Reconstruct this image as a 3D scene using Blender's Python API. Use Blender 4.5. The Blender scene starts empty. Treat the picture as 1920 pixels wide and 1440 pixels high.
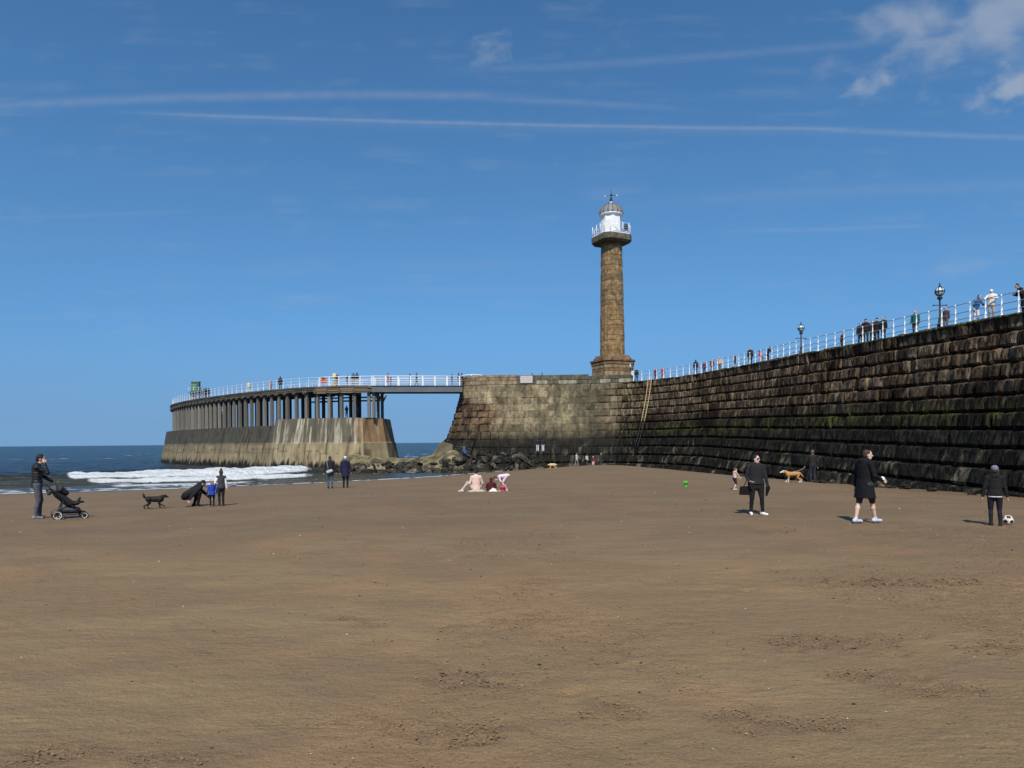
import bpy, bmesh, math, random
import numpy as np
from mathutils import Vector, Matrix

# ------------------------------------------------------------------ camera, sky, sun, exposure
SC = bpy.context.scene
COL = SC.collection
R = math.radians
F = 1331.0                 # focal length in pixels of the 1920 px wide photograph
ROLL = 0.0089
YH = 828.6                 # row of the horizon at the middle column
ZC = 3.2                   # camera height above the sea (the beach under it lies at about 1.2)

cam_d = bpy.data.cameras.new('camera')
cam_d.sensor_width = 36.0
cam_d.lens = 36.0 * F / 1920.0
cam_d.shift_y = (YH - 720.0) / 1920.0
cam_d.clip_start = 0.1
cam_d.clip_end = 60000.0
cam = bpy.data.objects.new('camera', cam_d)
COL.objects.link(cam)
cam.location = (0, 0, ZC)
cam.rotation_euler = (math.pi / 2, ROLL, 0)
SC.camera = cam

SUN_EL = 48.5
SUN_DIR = Vector((-0.085, -1.0, 0)).normalized()          # horizontal direction towards the sun (behind the camera)
sl = bpy.data.lights.new('sun', 'SUN')
sl.energy = 4.9
sl.angle = R(0.5)
sl.color = (1.0, 0.945, 0.87)
so = bpy.data.objects.new('sun', sl)
COL.objects.link(so)
to_sun = Vector((SUN_DIR.x * math.cos(R(SUN_EL)), SUN_DIR.y * math.cos(R(SUN_EL)), math.sin(R(SUN_EL))))
so.rotation_euler = to_sun.to_track_quat('Z', 'Y').to_euler()
so.location = (0, 0, 60)

SC.view_settings.view_transform = 'Standard'
SC.view_settings.look = 'None'
SC.view_settings.gamma = 1.0
SC.view_settings.use_curve_mapping = False
SC.view_settings.exposure = 0.0
SC.cycles.use_denoising = True
SC.cycles.max_bounces = 4
SC.cycles.diffuse_bounces = 2
SC.cycles.glossy_bounces = 2
SC.cycles.transparent_max_bounces = 8


class NT:
    """small helper to write node trees as expressions"""
    def __init__(self, tree):
        self.t = tree
        self.n = tree.nodes
        self.l = tree.links

    def node(self, typ, **kw):
        nd = self.n.new(typ)
        for k, v in kw.items():
            setattr(nd, k, v)
        return nd

    def put(self, sock, v):
        if isinstance(v, bpy.types.NodeSocket):
            self.l.new(v, sock)
        elif v is not None:
            if sock.type == 'RGBA' and isinstance(v, (tuple, list)) and len(v) == 3:
                v = (*v, 1)
            sock.default_value = v

    def m(self, op, a, b=None, c=None, clamp=False):
        nd = self.node('ShaderNodeMath', operation=op, use_clamp=clamp)
        for i, v in enumerate((a, b, c)):
            if v is not None:
                self.put(nd.inputs[i], v)
        return nd.outputs[0]

    def add(self, a, b): return self.m('ADD', a, b)
    def sub(self, a, b): return self.m('SUBTRACT', a, b)
    def mul(self, a, b): return self.m('MULTIPLY', a, b)

    def step(self, x, lo, hi, a=0.0, b=1.0):
        nd = self.node('ShaderNodeMapRange', interpolation_type='SMOOTHSTEP')
        self.put(nd.inputs[0], x)
        self.put(nd.inputs[1], lo); self.put(nd.inputs[2], hi)
        self.put(nd.inputs[3], a); self.put(nd.inputs[4], b)
        return nd.outputs[0]

    def lin(self, x, lo, hi, a=0.0, b=1.0):
        nd = self.node('ShaderNodeMapRange')
        for i, v in enumerate((x, lo, hi, a, b)):
            self.put(nd.inputs[i], v)
        return nd.outputs[0]

    def mix(self, f, a, b, typ='MIX'):
        nd = self.node('ShaderNodeMix', data_type='RGBA', blend_type=typ)
        self.put(nd.inputs[0], f)
        self.put(nd.inputs[6], a)
        self.put(nd.inputs[7], b)
        return nd.outputs[2]

    def noise(self, vec, scale, detail=4.0, rough=0.55, out=0, dist=0.0):
        nd = self.node('ShaderNodeTexNoise')
        if vec is not None:
            self.l.new(vec, nd.inputs['Vector'])
        nd.inputs['Scale'].default_value = scale
        nd.inputs['Detail'].default_value = detail
        nd.inputs['Roughness'].default_value = rough
        nd.inputs['Distortion'].default_value = dist
        return nd.outputs[out]

    def comb(self, x, y, z):
        nd = self.node('ShaderNodeCombineXYZ')
        for i, v in enumerate((x, y, z)):
            self.put(nd.inputs[i], v)
        return nd.outputs[0]

    def sep(self, v):
        nd = self.node('ShaderNodeSeparateXYZ')
        self.l.new(v, nd.inputs[0])
        return nd.outputs

    def vmul(self, v, s):
        nd = self.node('ShaderNodeVectorMath', operation='MULTIPLY')
        self.l.new(v, nd.inputs[0])
        nd.inputs[1].default_value = s
        return nd.outputs[0]


# ---- world: Nishita daylight sky with high cirrus, contrails and a few small clouds
W = bpy.data.worlds.new('World')
SC.world = W
W.use_nodes = True
t = NT(W.node_tree)
t.n.clear()
sky = t.node('ShaderNodeTexSky', sky_type='NISHITA')
sky.sun_disc = False
sky.sun_elevation = R(SUN_EL)
sky.sun_rotation = math.atan2(SUN_DIR.x, SUN_DIR.y)
sky.altitude = 0
sky.air_density = 1.0
sky.dust_density = 0.35
sky.ozone_density = 3.0
hs = t.node('ShaderNodeHueSaturation')
hs.inputs['Saturation'].default_value = 1.12
hs.inputs['Value'].default_value = 1.0
tc = t.node('ShaderNodeTexCoord')
D = tc.outputs['Generated']
dx, dy, dz = t.sep(D)
# clear sea air: keep the sky blue down to the horizon instead of the model's yellow haze band
zl = t.m('SQRT', t.add(t.mul(dz, dz), 0.066))
t.l.new(t.comb(dx, dy, zl), sky.inputs[0])
gm = t.node('ShaderNodeGamma')
gm.inputs[1].default_value = 1.17
t.l.new(sky.outputs[0], gm.inputs[0])
t.l.new(gm.outputs[0], hs.inputs['Color'])
SKYC = t.mix(1.0, hs.outputs[0], (0.92, 1.04, 0.97), 'MULTIPLY')
SKYC = t.mix(t.step(dz, 0.0, 0.17, 0.75, 0.0), SKYC, (1.62, 2.95, 4.75))      # thin sea haze all round the horizon
yy = t.m('MAXIMUM', dy, 0.05)
A = t.m('DIVIDE', dx, yy)          # slopes of the direction: sideways and upwards of due north
B = t.m('DIVIDE', dz, yy)
front = t.step(dy, 0.1, 0.3)
AB = t.comb(A, B, 0.0)


def sl_ab(px, py):
    u = (px - 960.0) / F
    v = (YH - py) / F
    return u * math.cos(ROLL) + v * math.sin(ROLL), v * math.cos(ROLL) - u * math.sin(ROLL)


nz1 = t.noise(AB, 9.0, 4.0)
nz2 = t.noise(AB, 40.0, 5.0, 0.6)
wis = t.noise(t.comb(t.mul(A, 5.0), t.mul(B, 40.0), 0.0), 1.0, 4.0)
cover = None


def trail(p0, pm, p1, w, amt, soft0=0.1, soft1=0.1, wob=0.006):
    """a vapour trail through three points, as a parabola in slope space"""
    global cover
    (a0, b0), (am, bm), (a1, b1) = sl_ab(*p0), sl_ab(*pm), sl_ab(*p1)
    M = np.linalg.solve(np.array([[1, a0, a0 * a0], [1, am, am * am], [1, a1, a1 * a1]]), np.array([b0, bm, b1]))
    cur = t.add(t.mul(t.add(t.mul(A, float(M[2])), float(M[1])), A), float(M[0]))
    cur = t.add(cur, t.mul(t.sub(nz1, 0.5), wob))
    d = t.m('DIVIDE', t.sub(B, cur), w)
    g = t.m('EXPONENT', t.mul(t.mul(d, d), -1.0))
    g = t.mul(g, t.step(A, a0 - soft0, a0 + soft0))
    g = t.mul(g, t.step(A, a1 - soft1, a1 + soft1, 1.0, 0.0))
    g = t.mul(g, t.lin(nz2, 0.3, 0.7, 0.55, 1.0))
    g = t.mul(t.mul(g, amt * 0.85), front)
    cover = g if cover is None else t.m('MAXIMUM', cover, g)


trail((-200, 214), (450, 180), (960, 180), 0.0062, 0.27, 0.02, 0.10, 0.008)
trail((740, 174), (1000, 188), (1260, 203), 0.0050, 0.20, 0.08, 0.08)
trail((300, 213), (1000, 234), (1600, 242), 0.0030, 0.42, 0.12, 0.06, 0.0025)
trail((300, 216), (1000, 238), (1600, 246), 0.0075, 0.12, 0.12, 0.06, 0.004)
trail((1500, 240), (1700, 250), (2150, 262), 0.0042, 0.30, 0.05, 0.02, 0.003)
trail((880, 132), (1300, 108), (1700, 72), 0.0062, 0.17, 0.10, 0.02)
trail((-200, 415), (150, 404), (330, 398), 0.0032, 0.12, 0.02, 0.06)
trail((1380, 434), (1560, 429), (1740, 424), 0.0036, 0.18, 0.06, 0.03)
trail((1250, 378), (1600, 358), (2100, 345), 0.0100, 0.13, 0.15, 0.02)
trail((700, 545), (900, 546), (1200, 540), 0.0060, 0.09, 0.08, 0.08)
trail((720, 497), (900, 494), (1040, 490), 0.0060, 0.08, 0.08, 0.08)


NA_ = t.noise(t.comb(t.add(A, t.mul(B, 0.5)), t.sub(t.mul(B, 1.7), t.mul(A, 0.5)), 1.3), 10.0, 4.0, 0.5, 0, 0.25)
NB_ = t.noise(t.comb(t.add(A, t.mul(B, 0.5)), t.sub(t.mul(B, 1.5), t.mul(A, 0.6)), 4.3), 22.0, 4.0, 0.5, 0, 0.25)


def puff(px, py, rx, ry, rot, amt, sc, dens=0.5, seed=0.0):
    """a small ragged cloud around one direction"""
    global cover
    a0, b0 = sl_ab(px, py)
    ua, ub = t.sub(A, a0), t.sub(B, b0)
    c, s = math.cos(R(rot)), math.sin(R(rot))
    xr = t.m('DIVIDE', t.add(t.mul(ua, c), t.mul(ub, s)), rx / F)
    yr = t.m('DIVIDE', t.sub(t.mul(ub, c), t.mul(ua, s)), ry / F)
    r2 = t.m('SQRT', t.add(t.mul(xr, xr), t.mul(yr, yr)))
    n = t.mul(t.sub(NA_ if sc < 15 else NB_, 0.40), 4.2)
    v = t.sub(t.add(n, dens), r2)
    g = t.mul(t.mul(t.step(v, -0.25, 1.7), amt), front)
    cover = t.m('MAXIMUM', cover, g)


puff(1860, 25, 200, 84, 16, 0.62, 9, 0.95, 1.3)
puff(1745, 108, 90, 30, 30, 0.30, 9, 0.5, 2.1)
puff(1662, 150, 66, 26, 26, 0.60, 16, 0.55, 3.7)
puff(1905, 160, 85, 36, 22, 0.70, 16, 0.75, 4.9)
puff(1850, 110, 150, 60, 10, 0.22, 9, 0.3, 5.5)
puff(912, 103, 44, 32, 8, 0.52, 30, 0.5, 6.1)
puff(1104, 18, 60, 26, 36, 0.22, 34, 0.1, 7.2)
puff(1115, 86, 90, 56, 24, 0.17, 26, 0.1, 8.4)
puff(1840, 496, 130, 22, 6, 0.22, 9, 0.6, 9.6)

cover = t.m('MAXIMUM', cover, t.mul(t.mul(t.step(wis, 0.46, 0.74), t.step(nz1, 0.40, 0.62)), t.step(dz, 0.05, 0.2, 0.05, 0.13)))     # thin cirrus
cloud_col = (3.3, 3.8, 4.6)
skyo = t.mix(cover, SKYC, cloud_col)
bg = t.node('ShaderNodeBackground')
bg.inputs['Strength'].default_value = 0.115
t.l.new(skyo, bg.inputs['Color'])
wo = t.node('ShaderNodeOutputWorld')
t.l.new(bg.outputs[0], wo.inputs['Surface'])

# ------------------------------------------------------------------ helpers
rng = random.Random(7)
nrg = np.random.default_rng(11)


def hsh(ix, iy, iz, seed):
    h = (ix.astype(np.int64) * 374761393 + iy.astype(np.int64) * 668265263 + iz.astype(np.int64) * 2147483647 + seed * 974634777) & 0xFFFFFFFF
    h = ((h ^ (h >> 13)) * 1274126177) & 0xFFFFFFFF
    h = ((h ^ (h >> 16)) * 2246822519) & 0xFFFFFFFF
    return ((h ^ (h >> 15)) & 0xFFFFFF) / 16777215.0


def vnoise(x, y, z=0.0, seed=0):
    flat = np.isscalar(z) or np.ndim(z) == 0
    if flat:
        x, y = np.broadcast_arrays(np.asarray(x, float), np.asarray(y, float))
        ix, iy = np.floor(x), np.floor(y)
        fx, fy = x - ix, y - iy
        fx, fy = [f * f * f * (f * (f * 6 - 15) + 10) for f in (fx, fy)]
        iz = np.array(float(int(float(z) * 7.3)))
        r = 0
        for a in (0, 1):
            for b in (0, 1):
                r = r + (fx if a else 1 - fx) * (fy if b else 1 - fy) * hsh(ix + a, iy + b, iz, seed)
        return r
    x, y, z = np.broadcast_arrays(np.asarray(x, float), np.asarray(y, float), np.asarray(z, float))
    ix, iy, iz = np.floor(x), np.floor(y), np.floor(z)
    fx, fy, fz = x - ix, y - iy, z - iz
    fx, fy, fz = [f * f * f * (f * (f * 6 - 15) + 10) for f in (fx, fy, fz)]
    r = 0
    for a in (0, 1):
        for b in (0, 1):
            for c in (0, 1):
                w = (fx if a else 1 - fx) * (fy if b else 1 - fy) * (fz if c else 1 - fz)
                r = r + w * hsh(ix + a, iy + b, iz + c, seed)
    return r


def fbm(x, y, z=0.0, oct=4, seed=0, gain=0.5):
    r, a, n = 0, 1.0, 0
    for o in range(oct):
        r = r + a * vnoise(np.asarray(x) * 2 ** o, np.asarray(y) * 2 ** o, np.asarray(z) * 2 ** o, seed + o * 17)
        n += a
        a *= gain
    return r / n


def sst(x, lo, hi):
    q = np.clip((np.asarray(x, float) - lo) / (hi - lo), 0, 1)
    return q * q * (3 - 2 * q)


def proj(p):
    a, b = p[0] / p[1], (p[2] - ZC) / p[1]
    return 960 + F * (a * math.cos(ROLL) - b * math.sin(ROLL)), YH - F * (a * math.sin(ROLL) + b * math.cos(ROLL))


ORG = {}


def org(o):
    return ORG.get(o.name, Vector((0, 0, 0))) if o is not None else Vector((0, 0, 0))


def props(o, label=None, cat=None, group=None, kind=None):
    for k, v in (('label', label), ('category', cat), ('group', group), ('kind', kind)):
        if v is not None:
            o[k] = v
    return o


def empty(name, loc, label=None, cat=None, group=None, rz=0.0):
    o = bpy.data.objects.new(name, None)
    o.empty_display_size = 0.3
    COL.objects.link(o)
    o.location = loc
    o.rotation_euler = (0, 0, rz)
    ORG[o.name] = Vector(loc)
    return props(o, label, cat, group)


class MB:
    """collects shapes, then links them as one mesh object"""
    def __init__(self):
        self.v, self.f, self.mi, self.sm, self.c = [], [], [], [], []
        self.mat, self.smooth, self.col = 0, False, (1, 1, 1)

    def verts(self, vs):
        n = len(self.v)
        self.v.extend([tuple(map(float, q)) for q in vs])
        self.c.extend([self.col] * (len(self.v) - n))
        return n

    def face(self, *idx):
        self.f.append(idx)
        self.mi.append(self.mat)
        self.sm.append(self.smooth)

    def box(self, c, s, rz=0.0, M=None, bev=0.0):
        hx, hy, hz = s[0] / 2, s[1] / 2, s[2] / 2
        Rm = M if M is not None else Matrix.Rotation(rz, 3, 'Z')
        if bev <= 0:
            pts = [Vector((x, y, z)) for x in (-hx, hx) for y in (-hy, hy) for z in (-hz, hz)]
            n = self.verts([Rm @ q + Vector(c) for q in pts])
            for q in ((0, 1, 3, 2), (4, 6, 7, 5), (0, 4, 5, 1), (2, 3, 7, 6), (0, 2, 6, 4), (1, 5, 7, 3)):
                self.face(*[n + i for i in q])
            return
        bm = bmesh.new()
        bmesh.ops.create_cube(bm, size=1.0)
        for q in bm.verts:
            q.co = Vector((q.co.x * s[0], q.co.y * s[1], q.co.z * s[2]))
        bmesh.ops.bevel(bm, geom=bm.edges[:], offset=bev, segments=1, affect='EDGES')
        n = self.verts([Rm @ q.co + Vector(c) for q in bm.verts])
        bm.verts.index_update()
        for fc in bm.faces:
            self.face(*[n + q.index for q in fc.verts])
        bm.free()

    def tube(self, p0, p1, r0, r1=None, n=8, cap=True):
        self.path([p0, p1], [r0, r0 if r1 is None else r1], n, cap)

    def path(self, pts, rad, n=8, cap=True):
        pts = [Vector(p) for p in pts]
        if not isinstance(rad, (list, tuple)):
            rad = [rad] * len(pts)
        rings = []
        up = None
        for i, p in enumerate(pts):
            d = (pts[min(i + 1, len(pts) - 1)] - pts[max(i - 1, 0)]).normalized()
            if up is None:
                up = d.orthogonal().normalized()
                if abs(d.z) < 0.9:
                    up = (Vector((0, 0, 1)) - d * d.z).normalized()
            up = (up - d * up.dot(d)).normalized()
            si = d.cross(up)
            rings.append(self.verts([p + (up * math.cos(2 * math.pi * k / n) + si * math.sin(2 * math.pi * k / n)) * rad[i] for k in range(n)]))
        sm = self.smooth
        self.smooth = True
        for i in range(len(rings) - 1):
            a, b = rings[i], rings[i + 1]
            for k in range(n):
                self.face(a + k, a + (k + 1) % n, b + (k + 1) % n, b + k)
        self.smooth = sm
        if cap:
            self.face(*[rings[0] + k for k in reversed(range(n))])
            self.face(*[rings[-1] + k for k in range(n)])

    def lathe(self, prof, c=(0, 0, 0), n=16, rot=0.0, smooth=True):
        rings = []
        for r, z in prof:
            rings.append(self.verts([(c[0] + r * math.cos(rot + 2 * math.pi * k / n), c[1] + r * math.sin(rot + 2 * math.pi * k / n), c[2] + z) for k in range(n)]))
        sm = self.smooth
        self.smooth = smooth
        for i in range(len(rings) - 1):
            a, b = rings[i], rings[i + 1]
            for k in range(n):
                self.face(a + k, a + (k + 1) % n, b + (k + 1) % n, b + k)
        self.smooth = sm
        self.face(*[rings[0] + k for k in reversed(range(n))])
        self.face(*[rings[-1] + k for k in range(n)])

    def ball(self, c, r, n=10, m=7):
        r = r if isinstance(r, (tuple, list)) else (r, r, r)
        prof = [(math.sin(math.pi * i / m), -math.cos(math.pi * i / m)) for i in range(m + 1)]
        prof[0] = (0.02, -1); prof[-1] = (0.02, 1)
        k0 = len(self.v)
        self.lathe(prof, (0, 0, 0), n)
        for i in range(k0, len(self.v)):
            x, y, z = self.v[i]
            self.v[i] = (c[0] + x * r[0], c[1] + y * r[1], c[2] + z * r[2])

    def build(self, name, mats, parent=None, local=False, extra=None):
        me = bpy.data.meshes.new(name)
        o3 = Vector((0, 0, 0)) if local else org(parent)
        me.from_pydata([(x - o3.x, y - o3.y, z - o3.z) for x, y, z in self.v], [], self.f)
        mats = mats if isinstance(mats, (list, tuple)) else [mats]
        for m_ in mats:
            me.materials.append(m_)
        me.polygons.foreach_set('material_index', self.mi)
        me.polygons.foreach_set('use_smooth', self.sm)
        at = me.color_attributes.new('tint', 'FLOAT_COLOR', 'POINT')
        at.data.foreach_set('color', [q for c in self.c for q in (*c, 1.0)])
        o = bpy.data.objects.new(name, me)
        COL.objects.link(o)
        if parent is not None:
            o.parent = parent
        ORG[o.name] = o3
        return o


def raw_mesh(name, V, Fq, mats, parent=None, tint=None, smooth=False, attrs=None, matidx=None):
    me = bpy.data.meshes.new(name)
    V = np.asarray(V, float)
    o3 = org(parent)
    V = V - np.array(o3)
    Fq = np.asarray(Fq, np.int32)
    me.vertices.add(len(V))
    me.vertices.foreach_set('co', V.astype(np.float32).ravel())
    nf, k = Fq.shape
    me.loops.add(nf * k)
    me.loops.foreach_set('vertex_index', Fq.ravel())
    me.polygons.add(nf)
    me.polygons.foreach_set('loop_start', np.arange(nf, dtype=np.int32) * k)
    me.polygons.foreach_set('loop_total', np.full(nf, k, np.int32))
    for m_ in (mats if isinstance(mats, (list, tuple)) else [mats]):
        me.materials.append(m_)
    if matidx is not None:
        me.polygons.foreach_set('material_index', np.asarray(matidx, np.int32))
    me.polygons.foreach_set('use_smooth', np.full(nf, smooth, bool))
    me.update(calc_edges=True)
    if tint is not None:
        at = me.color_attributes.new('tint', 'FLOAT_COLOR', 'POINT')
        c4 = np.ones((len(V), 4), np.float32)
        c4[:, :3] = tint
        at.data.foreach_set('color', c4.ravel())
    for k_, a_ in (attrs or {}).items():
        at = me.attributes.new(k_, 'FLOAT', 'POINT')
        at.data.foreach_set('value', np.asarray(a_, np.float32))
    o = bpy.data.objects.new(name, me)
    COL.objects.link(o)
    if parent is not None:
        o.parent = parent
    ORG[o.name] = o3
    return o


# ------------------------------------------------------------------ materials
MATS = {}


def mat(name, col=(0.5, 0.5, 0.5), rough=0.7, metal=0.0, noise=0.0, nscale=8.0, bump=0.0, bscale=20.0, tint=False, spec=0.3, stretch=(1, 1, 1), bdist=0.02, mottle=None, quilt=False):
    if name in MATS:
        return MATS[name]
    m_ = bpy.data.materials.new(name)
    m_.use_nodes = True
    q = NT(m_.node_tree)
    bs = q.n['Principled BSDF']
    bs.inputs['Roughness'].default_value = rough
    bs.inputs['Metallic'].default_value = metal
    bs.inputs['Specular IOR Level'].default_value = spec
    tcn = q.node('ShaderNodeTexCoord')
    vec = q.vmul(tcn.outputs['Object'], stretch)
    base = None
    if tint:
        at = q.node('ShaderNodeAttribute', attribute_name='tint')
        base = at.outputs['Color']
        if col != (1, 1, 1):
            base = q.mix(1.0, base, col, 'MULTIPLY')
    else:
        base = col
    if noise > 0:
        nz = q.noise(vec, nscale, 5.0, 0.6)
        k = q.lin(nz, 0.25, 0.75, 1 - noise, 1 + noise)
        kc = q.comb(k, k, k)
        base = q.mix(1.0, base, kc, 'MULTIPLY')
    if mottle is not None:                       # blotches: (scale, low, high, stretch)
        mz = q.noise(q.vmul(tcn.outputs['Object'], mottle[3]), mottle[0], 4.0, 0.65)
        k = q.step(mz, 0.40, 0.62, mottle[1], mottle[2])
        base = q.mix(1.0, base, q.comb(k, k, k), 'MULTIPLY')
    q.put(bs.inputs['Base Color'], base)
    if bump > 0:
        nb = q.noise(vec, bscale, 5.0, 0.6)
        if quilt:
            wv = q.node('ShaderNodeTexWave', wave_type='BANDS', bands_direction='Z', wave_profile='SIN')
            wv.inputs['Scale'].default_value = 4.0
            wv.inputs['Distortion'].default_value = 0.6
            q.l.new(tcn.outputs['Object'], wv.inputs['Vector'])
            nb = q.add(q.mul(nb, 0.4), q.mul(q.m('SQRT', wv.outputs['Fac']), 1.6))
        b = q.node('ShaderNodeBump')
        b.inputs['Strength'].default_value = bump
        b.inputs['Distance'].default_value = bdist
        q.l.new(nb, b.inputs['Height'])
        q.l.new(b.outputs[0], bs.inputs['Normal'])
    MATS[name] = m_
    return m_


M_white = mat('white_paint', (0.74, 0.75, 0.74), 0.45, noise=0.06, nscale=6)
M_whiter = mat('rail_paint', (0.62, 0.65, 0.68), 0.4, noise=0.06, nscale=6)
M_black = mat('black_iron', (0.012, 0.013, 0.015), 0.5)
M_lead = mat('lead_roof', (0.19, 0.185, 0.175), 0.6, noise=0.25, nscale=3, stretch=(1, 1, 0.4))
M_stone = mat('weathered_stone', (1, 1, 1), 0.86, noise=0.45, nscale=3.2, bump=0.9, bscale=9, tint=True, spec=0.2, bdist=0.08, stretch=(1, 1, 0.8), mottle=(2.0, 0.72, 1.18, (1, 1, 0.5)))
M_rough = mat('sea_worn_stone', (1, 1, 1), 0.8, noise=0.75, nscale=3.4, bump=1.0, bscale=6.5, tint=True, spec=0.12, bdist=0.2, stretch=(1, 1, 0.42), mottle=(2.2, 0.32, 1.6, (1.9, 1.9, 0.42)))
M_rail = mat('rail_paint_shaded', (0.24, 0.265, 0.29), 0.45)  # white rails coloured grey: the shade on their undersides is put into the paint
M_core = mat('joint_mortar', (0.006, 0.0055, 0.0045), 0.95, spec=0.05)
M_deck = mat('pier_paving', (0.24, 0.225, 0.2), 0.9, noise=0.2, nscale=1.5)
M_conc = mat('old_concrete', (1, 1, 1), 0.9, noise=0.28, nscale=1.6, bump=0.6, bscale=5, tint=True, stretch=(1, 1, 0.35), bdist=0.05)
M_timber = mat('weathered_timber', (1, 1, 1), 0.85, noise=0.3, nscale=5, bump=0.5, bscale=18, tint=True, stretch=(3, 3, 0.25))
M_steel = mat('bridge_girder', (0.105, 0.11, 0.115), 0.6, noise=0.2, nscale=1.2)
M_rock = mat('black_boulder', (1, 1, 1), 0.8, noise=0.6, nscale=2.2, bump=0.9, bscale=5, tint=True, spec=0.15, bdist=0.15, mottle=(3.0, 0.6, 1.5, (1, 1, 1)))
M_glass = mat('lamp_glass', (0.55, 0.62, 0.66), 0.15, spec=0.6)
M_green = mat('green_paint', (0.045, 0.115, 0.07), 0.5, noise=0.12, nscale=1.5)
M_yellow = mat('yellow_paint', (0.42, 0.33, 0.17), 0.55, noise=0.1)
M_orange = mat('orange_plastic', (0.8, 0.13, 0.03), 0.5)
M_rubber = mat('black_rubber', (0.012, 0.012, 0.012), 0.7)


def cloth(c, rough=0.9, quilt=False):
    n_ = 'cloth_%03d_%03d_%03d' % tuple(int(999 * q) for q in c)
    if quilt:
        return mat(n_ + '_quilted', c, 0.55, noise=0.12, nscale=14, bump=0.35, bscale=22, spec=0.3, bdist=0.02, quilt=True)
    return mat(n_, c, rough, noise=0.18, nscale=14, bump=0.7, bscale=13, spec=0.15, bdist=0.05, stretch=(1, 1, 0.6))
# ------------------------------------------------------------------ plan of the place (metres; camera at the origin looking north)
class Path:
    def __init__(self, pts, n=60):
        P = [np.array(p, float) for p in pts]
        P = [2 * P[0] - P[1]] + P + [2 * P[-1] - P[-2]]
        out = []
        for i in range(1, len(P) - 2):
            for k in range(n):
                q = k / n
                out.append(0.5 * (2 * P[i] + (P[i + 1] - P[i - 1]) * q + (2 * P[i - 1] - 5 * P[i] + 4 * P[i + 1] - P[i + 2]) * q * q + (3 * P[i] - P[i - 1] - 3 * P[i + 1] + P[i + 2]) * q ** 3))
        out.append(P[-2])
        self.p = np.array(out)
        self.s = np.concatenate([[0], np.cumsum(np.linalg.norm(np.diff(self.p, axis=0), axis=1))])
        d = np.gradient(self.p, axis=0)
        d /= np.linalg.norm(d, axis=1)[:, None]
        for _ in range(6):
            d[1:-1] = (d[:-2] + 2 * d[1:-1] + d[2:]) / 4
        d /= np.linalg.norm(d, axis=1)[:, None]
        self.d = d
        self.L = self.s[-1]

    def xy(self, s):
        return np.stack([np.interp(s, self.s, self.p[:, 0]), np.interp(s, self.s, self.p[:, 1])], -1)

    def dir(self, s):
        return np.stack([np.interp(s, self.s, self.d[:, 0]), np.interp(s, self.s, self.d[:, 1])], -1)

    def nor(self, s):                       # outward, towards the beach
        d = self.dir(s)
        return np.stack([-d[..., 1], d[..., 0]], -1)

    def off(self, s, e):
        e = np.asarray(e, float)
        return self.xy(s) + self.nor(s) * e[..., None]

    def s_at_px(self, px, e=0.0, z=10.5):
        ss = np.linspace(0, self.L, 1500)
        q = self.off(ss, np.full(len(ss), e))
        ok = q[:, 1] > 5
        u = 960 + F * (q[:, 0] / np.maximum(q[:, 1], 5) * math.cos(ROLL) - (z - ZC) / np.maximum(q[:, 1], 5) * math.sin(ROLL))
        d = np.where(ok, np.abs(u - px), 1e9)
        return float(ss[int(np.argmin(d))])


PIER = Path([(28.3, 12), (27.9, 20), (27.2, 28.5), (26.5, 36.8), (25.8, 42.9), (24.8, 51.5), (23.8, 58.8), (22.7, 69.5), (20.4, 79.8), (16.2, 87.2),
             (11.0, 89.9), (5.0, 90.8), (-1.5, 90.9), (-4.8, 91.3), (-6.4, 93.4), (-6.9, 97), (-6.9, 104)])
TIMB = Path([(-17.8, 90.0), (-22.7, 90.2), (-31.5, 94.7), (-46, 108.5), (-58.5, 124), (-66.0, 138), (-69.2, 150), (-70, 158)])


def deck_z(y):
    return ZC + np.interp(y, [36, 74], [6.45, 7.35])


def prof(tt):                                # batter of the pier wall: how far it stands out at depth tt below the deck
    tt = np.maximum(np.asarray(tt, float), 0)
    return 0.17 * tt + 0.017 * tt * tt


SHX = np.array([-300, -80, -50, -34.6, -25.6, -15.8, -9, -4.3, 2, 12])
SHY = np.array([-60, 20, 40.5, 48, 51.6, 58.3, 64.5, 71.5, 83, 104])


def shore_y(x):
    return np.interp(x, SHX, SHY)


_wl = PIER.off(np.linspace(0, PIER.L, 400), prof(np.full(400, 10.6)))


def wall_dist(x, y):
    x, y = np.asarray(x, float), np.asarray(y, float)
    sh = x.shape
    q = np.stack([x.ravel(), y.ravel()], -1)
    out = np.empty(len(q))
    for i in range(0, len(q), 20000):
        b = q[i:i + 20000]
        out[i:i + 20000] = np.sqrt(((b[:, None, :] - _wl[None, ::4, :]) ** 2).sum(-1)).min(1)
    return out.reshape(sh)


def sand_base(x, y, wd=None):
    x, y = np.asarray(x, float), np.asarray(y, float)
    d = 0.79 * (shore_y(x) - y)             # distance inland from the waterline
    z = 0.042 * d
    z = np.where(z > 0.9, 0.9 + 0.38 * (1 - np.exp(-(z - 0.9) / 0.38)), z)
    z = np.where(d < 0, np.maximum(0.07 * d, -3.0), z)
    if wd is None:
        wd = wall_dist(x, y)
    zw = np.interp(y, [20, 40, 60, 80], [0.55, 0.33, 0.0, -0.02]) - 0.02
    k = 1 - sst(wd, 0.5, 12.5)
    z = np.where(d > -6, z * (1 - k) + np.minimum(z, zw + 0.02 * wd) * k, z)
    return z


def ground_at(px, py):
    u = (px - 960.0) / F
    v = (YH - py) / F
    a, b = u * math.cos(ROLL) + v * math.sin(ROLL), v * math.cos(ROLL) - u * math.sin(ROLL)
    ys = np.concatenate([np.arange(3, 60, 0.05), np.arange(60, 100, 0.1)])
    zs = sand_base(a * ys, ys)
    below = (ZC + b * ys) < zs
    i = int(np.argmax(below)) if below.any() else len(ys) - 1
    return Vector((a * ys[i], ys[i], zs[i]))


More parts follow.
